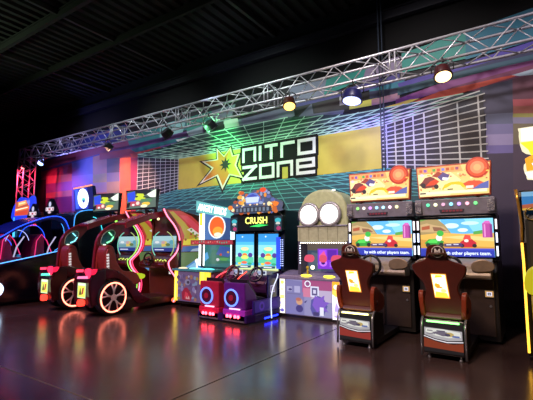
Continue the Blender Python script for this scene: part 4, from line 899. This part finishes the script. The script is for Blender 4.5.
for (y0,z0,rr,kx,a0,a1,m) in [(5.65,1.72,.46,.38,-1.2,1.9,CY),(5.2,1.55,.40,.32,.2,2.9,BL),(4.85,1.45,.36,.28,.3,2.9,glow('b0b8ff',1.6)),(4.5,1.32,.3,.24,.4,2.8,BL),(5.95,1.75,.42,.2,-.9,1.6,BL),(4.2,1.22,.25,.2,.3,2.8,CY)]:
    B().tube([(XO-.06,y0+kx*math.cos(a0+(a1-a0)*i/16),z0+rr*math.sin(a0+(a1-a0)*i/16)) for i in range(17)],.0075,8).build('cabin_neon',m,t)
for y in (4.5,5.3):
    b=B(); b.prism(smooth([(y,1.0),(y+.02,1.55),(y+.16,1.72),(y+.30,1.60),(y+.34,1.2),(y+.6,1.12),(y+.62,1.0)],3),XO-.75,XO-.25,'x'); b.build('seat',mat('a01c60',.4),t,bev=.03)
    B().tube([(XO-.2,y+.05,1.1),(XO-.2,y+.08,1.55),(XO-.2,y+.2,1.72),(XO-.2,y+.34,1.56),(XO-.2,y+.5,1.2)],.012,8).build('seat_piping',glow('e83078',1.2),t)
    B().tube([(XO-.1,y+.30,1.15),(XO-.1,y+.36,1.4),(XO-.1,y+.52,1.66)],.018,8).build('grab_bar',glow('c8c0e8',.9),t)
b=B(); b.disc((XO+.02,4.40,.40),.17,.03,'x',28); b.build('round_side_light',glow('c8e0ff',3.5),t)
# its front cabinet and round marquee
PF=smooth([(6.3,1.9),(6.34,2.28),(6.6,2.42),(7.0,2.46),(7.6,2.46)],3,False)
b=B(); b.prism(PF+[(7.8,2.3),(7.8,.1),(6.6,.1),(6.5,1.3)],-11.9,XO-.1,'x'); b.build('front_cabinet',mat('081c2c',.25),t,bev=.03)
B().tube([(XO-.07,p[0],p[1]) for p in PF],.010,8).build('hood_neon',CY,t)
B().tube([(XO-.07,6.85+.35*math.cos(a),1.75+.5*math.sin(a)) for a in [-1.1+k*2.6/16 for k in range(17)]],.010,8).build('screen_arc_neon',glow('40d8e8',2.0),t)
b=B(); b.prism([(-12.0,2.50),(-10.95,2.52),(-11.15,3.24),(-12.12,3.18)],7.08,7.20,'y'); mq=b.build('square_marquee',mat('101850',.3),t,bev=.01)
def tq(x,y,z): return (x-(z-2.5)*.20,y,z)
art(mq,'oval_art',(-11.96,-10.98,2.53,3.2),7.075,[('1c2c9c','r',0,1,0,1),('0c1450','r',.72,1,0,1),('3858e0',[(.05,.05),(.2,.05),(.2,.95),(.05,.95)]),('f0f8ff','o',.47,.5,.30,.47),('c0f0e0','o',.47,.62,.16,.2),('50a8a8','o',.50,.42,.10,.10),('303c90','o',.5,.36,.06,.07)],2.0,shear=tq)
b=B(); b.box(-12.12,-11.15,7.06,7.10,3.22,3.26); b.shear(lambda x,y,z:(x,y,z+(x+12.12)*.04-.03)); b.build('top_light',glow('ff9878',1.6),mq)
b=B(); b.box(-11.6,-11.5,7.1,7.2,2.4,2.56); b.build('marquee_post',black,t)

# ================================================================ cabinets at the far left
t=at(thing('tall_arcade_cabinet','tall arcade cabinet with orange picture marquee and blue glowing edges below the truss leg','arcade machine',(-14.84,7.0,0)))
b=B(); b.box(-15.39,-14.09,6.9,7.7,0,2.55); b.build('cabinet',mat('060818',.3),t,bev=.02)
b=B(); b.prism(smooth([(-15.54,2.3),(-15.59,2.7),(-15.34,2.95),(-15.04,3.10),(-14.54,3.02),(-14.24,3.10),(-14.12,2.8),(-14.09,2.3)],3),6.85,6.95,'y'); mq=b.build('shaped_marquee',glow('2038d8',1.5),t)
art(mq,'marquee_art',(-15.39,-14.39,2.42,2.98),6.845,[('a85040','r',0,1,.05,.95),('f09858',[(.2,.9),(.75,1),(.8,.75),(.2,.62)]),('f8d0a0',[(.25,.86),(.7,.9),(.7,.8),(.25,.74)]),('e06838',[(.0,.5),(1,.62),(1,.42),(0,.3)]),('ffe8c8',[(.05,.46),(.9,.56),(.9,.5),(.05,.38)]),('c04030',[(0,.25),(.9,.36),(.9,.1),(0,.08)]),('6878f0',[(.8,.9),(1,1),(1,.6)])],1.5)
for x in (-15.44,-14.05):
    B().tube([(x,6.87,1.7),(x,6.87,2.4)],.035,8).build('edge_light',glow('40b0ff',2.2),t)
art(t,'screen',(-15.24,-14.24,1.75,2.30),6.893,[('060a20','r',0,1,0,1),('182860',[(.1,.2),(.8,.3),(.7,.7),(.2,.6)])],.6)
t=at(thing('triangle_topped_cabinet','black game cabinet with two triangular badge toppers and a small red sign','arcade machine',(-13.9,6.9,0)))
b=B(); b.box(-13.98,-12.5,6.7,7.6,0,2.22); b.build('cabinet',mat('06060e',.3),t,bev=.02)
for cx_,cz_ in ((-13.66,2.50),(-12.62,2.60)):
    b=B(); b.prism([(cx_-.36,cz_-.24),(cx_+.36,cz_-.24),(cx_+.38,cz_-.12),(cx_+.06,cz_+.28),(cx_-.06,cz_+.28),(cx_-.38,cz_-.12)],6.62,6.72,'y'); tp=b.build('triangle_topper',mat('0c0a14',.3),t,bev=.01)
    art(tp,'badge',(cx_-.29,cx_+.29,cz_-.20,cz_+.22),6.615,[('c8c8e8','o',.5,.72,.13,.2),('e0d0e0','r',.1,.9,.22,.5),('b03048','r',.16,.84,.28,.42),('f0e0e8','o',.3,.35,.1,.08),('f0e0e8','o',.68,.35,.1,.08),('d8c0d0','o',.5,.12,.16,.1)],1.1)
    b=B(); b.box(cx_-.04,cx_+.04,6.7,6.76,2.2,cz_-.2); b.build('topper_post',black,tp)
b=B(); b.box(-13.95,-13.15,6.64,6.69,2.02,2.2); rs=b.build('red_sign',mat('2c0810',.3),t)
art(rs,'red_sign_face',(-13.93,-13.17,2.03,2.19),6.635,[('380810','r',0,1,0,1),('ff3818','o',.18,.5,.14,.4),('f03818','r',.38,.95,.15,.85),('701010','r',.5,.53,.15,.6),('701010','r',.7,.73,.4,.85)],1.6)

# ================================================================ machine at the right edge of the view
t=at(thing('gold_edged_machine','dark arcade machine with a gold lit edge at the right border','arcade machine',(.4,6.2,0)))
b=B(); b.prism([(6.25,.05),(8.0,.05),(8.0,2.2),(6.35,2.2),(6.2,1.5)],-.17,1.2,'x'); b.build('cabinet',mat('120e0c',.3),t,bev=.02)
GS=[(-.18,2.20),(-.165,2.06),(-.14,1.72),(-.15,1.5),(-.145,1.25),(-.15,.6),(-.15,.12)]
B().tube([(x,6.18,z) for x,z in GS[3:]],.014,8).build('gold_light_edge',glow('ffb838',3.2),t)
B().tube([(x,6.18,z) for x,z in GS[:4]],.018,8).build('gold_trim',mat('d8a048',.3,.7),t)
art(t,'upper_screen',(-.12,1.1,1.92,2.16),6.19,[('2878b8','r',0,1,0,1),('50a858',[(0,0),(1,.3),(1,0)]),('d8a838','r',0,1,0,.3),('78b0d8','r',0,1,.75,1),('b05838',[(0,.3),(.3,.45),(.3,.2),(0,.1)])],1.0)
b=B(); b.ring((-.02,6.17,1.87),.075,.010,'y',24); b.build('ring_emblem',mat('a89058',.3,.7),t)
art(t,'poster',(-.1,1.1,.95,1.8),6.19,[('18120c','r',0,1,0,1),('3c2c18','r',.03,.97,.03,.97)],.4)
b=B(); b.prism(smooth([(-.08,2.72),(-.10,2.98),(.0,3.02),(1.0,3.02),(1.05,2.9),(1.02,2.4),(.9,2.32),(.05,2.32),(-.05,2.38),(-.07,2.52),(.04,2.64)],3),6.2,6.3,'y'); mq=b.build('shaped_marquee',glow('fff0c8',1.1),t)
art(mq,'marquee_art',(-.10,1.05,2.32,3.02),6.195,[('d0f0f8',[(.02,.98),(.98,.98),(.98,.72),(.02,.74)]),('f0e020',[(.0,.72),(1,.72),(1,.5),(.10,.46),(.08,.56)]),('e89818',[(.04,.40),(.16,.50),(1,.46),(1,.30),(.05,.16)]),('c82818',[(.10,.36),(.22,.48),(1,.44),(1,.36),(.22,.36)]),('f0f0f8',[(.10,.30),(.26,.38),(1,.34),(1,.14),(.14,.16)]),('303858',[(.14,.26),(.17,.30),(.18,.2)]),('303858',[(.2,.3),(.23,.33),(.24,.2)]),('f8f0e8',[(.03,.14),(1,.14),(1,.02),(.06,.02)])],1.5)
for x in (.2,.7): B().box(x,x+.1,6.3,6.4,2.15,2.6).build('marquee_bracket',black,t)
t=at(thing('yellow_ride_seat','round backed yellow moulded seat in front of the gold edged machine','seat',(.18,5.5,0)))
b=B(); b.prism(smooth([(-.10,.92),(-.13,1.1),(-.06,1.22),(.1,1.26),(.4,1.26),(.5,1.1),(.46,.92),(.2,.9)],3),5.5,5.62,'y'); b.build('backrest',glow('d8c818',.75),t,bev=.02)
b=B(); b.prism(smooth([(5.5,.62),(5.52,.9),(5.62,.92),(5.75,.7),(6.05,.66),(6.05,.58)],3),-.08,.44,'x'); b.build('seat_pan',mat('a89410',.4),t,bev=.02)
B().cyl((.18,5.8,0),(.18,5.8,.62),.09,n=18).cyl((.18,5.8,0),(.18,5.8,.03),.22,n=24).build('post',black,t)
b=B(); b.prism(circ(.0,1.08,.05,18),5.485,5.498,'y'); b.build('round_badge',mat('302c10',.4),t)
t=at(thing('padded_bench','dark brown padded bench end with metal feet at the bottom right corner','bench',(.6,4.2,0)))
b=B(); b.box(-.03,1.1,3.95,4.5,.36,.47); b.build('cushion',mat('5c3c24',.35),t,bev=.03,seg=3)
b=B(); b.box(.0,1.08,3.98,4.46,.14,.36); b.build('box_frame',mat('1c1008',.4),t,bev=.01)
for x in (.04,1.02):
    for y in (4.02,4.42): B().cyl((x,y,0),(x,y,.15),.02,n=12).build('foot',silver,t)

# ================================================================ general lights, world, camera
def area(name,loc,target,color,power,size):
    l=bpy.data.lights.new(name,'AREA'); l.shape='DISK'; l.size=size; l.color=color; l.energy=power
    o=bpy.data.objects.new(name,l); C.objects.link(o); o.location=loc
    o.rotation_euler=(Vector(target)-Vector(loc)).to_track_quat('-Z','Y').to_euler(); return o
# added fill spots, unseen above the aisle, brighten the machines
spot('aisle_fill',(-2,-.5,6.3),(-2.4,6.6,.6),(1,.74,.58),1900,75,.8,.5)
spot('aisle_fill',(-6,-.5,6.3),(-5.2,6.8,.8),(.85,.72,1),1000,70,.8,.5)
spot('aisle_fill',(-9,0,6.3),(-8.6,6.0,.8),(1,.42,.36),1300,70,.8,.5)
spot('aisle_fill',(-14,1,6.0),(-11.5,5.5,.8),(.3,.25,1),1100,75,.8,.5)
spot('roof_lamp',(-12.5,2.0,5.2),(-11.8,3.4,7.1),(.75,1,.68),230,120,1,.3)
w=bpy.data.worlds.new('dark_hall'); scene.world=w; w.use_nodes=True
w.node_tree.nodes['Background'].inputs[0].default_value=(.02,.02,.03,1); w.node_tree.nodes['Background'].inputs[1].default_value=.05
cam=bpy.data.cameras.new('camera'); co=bpy.data.objects.new('camera',cam); C.objects.link(co)
co.location=(0,0,1.5); co.rotation_euler=(math.radians(96.1),0,math.radians(33.8)); cam.sensor_width=36; cam.lens=36*400/533; cam.clip_end=100
scene.camera=co
scene.view_settings.view_transform='Standard'; scene.view_settings.look='None'; scene.view_settings.gamma=1; scene.view_settings.exposure=0
scene.view_settings.use_curve_mapping=False
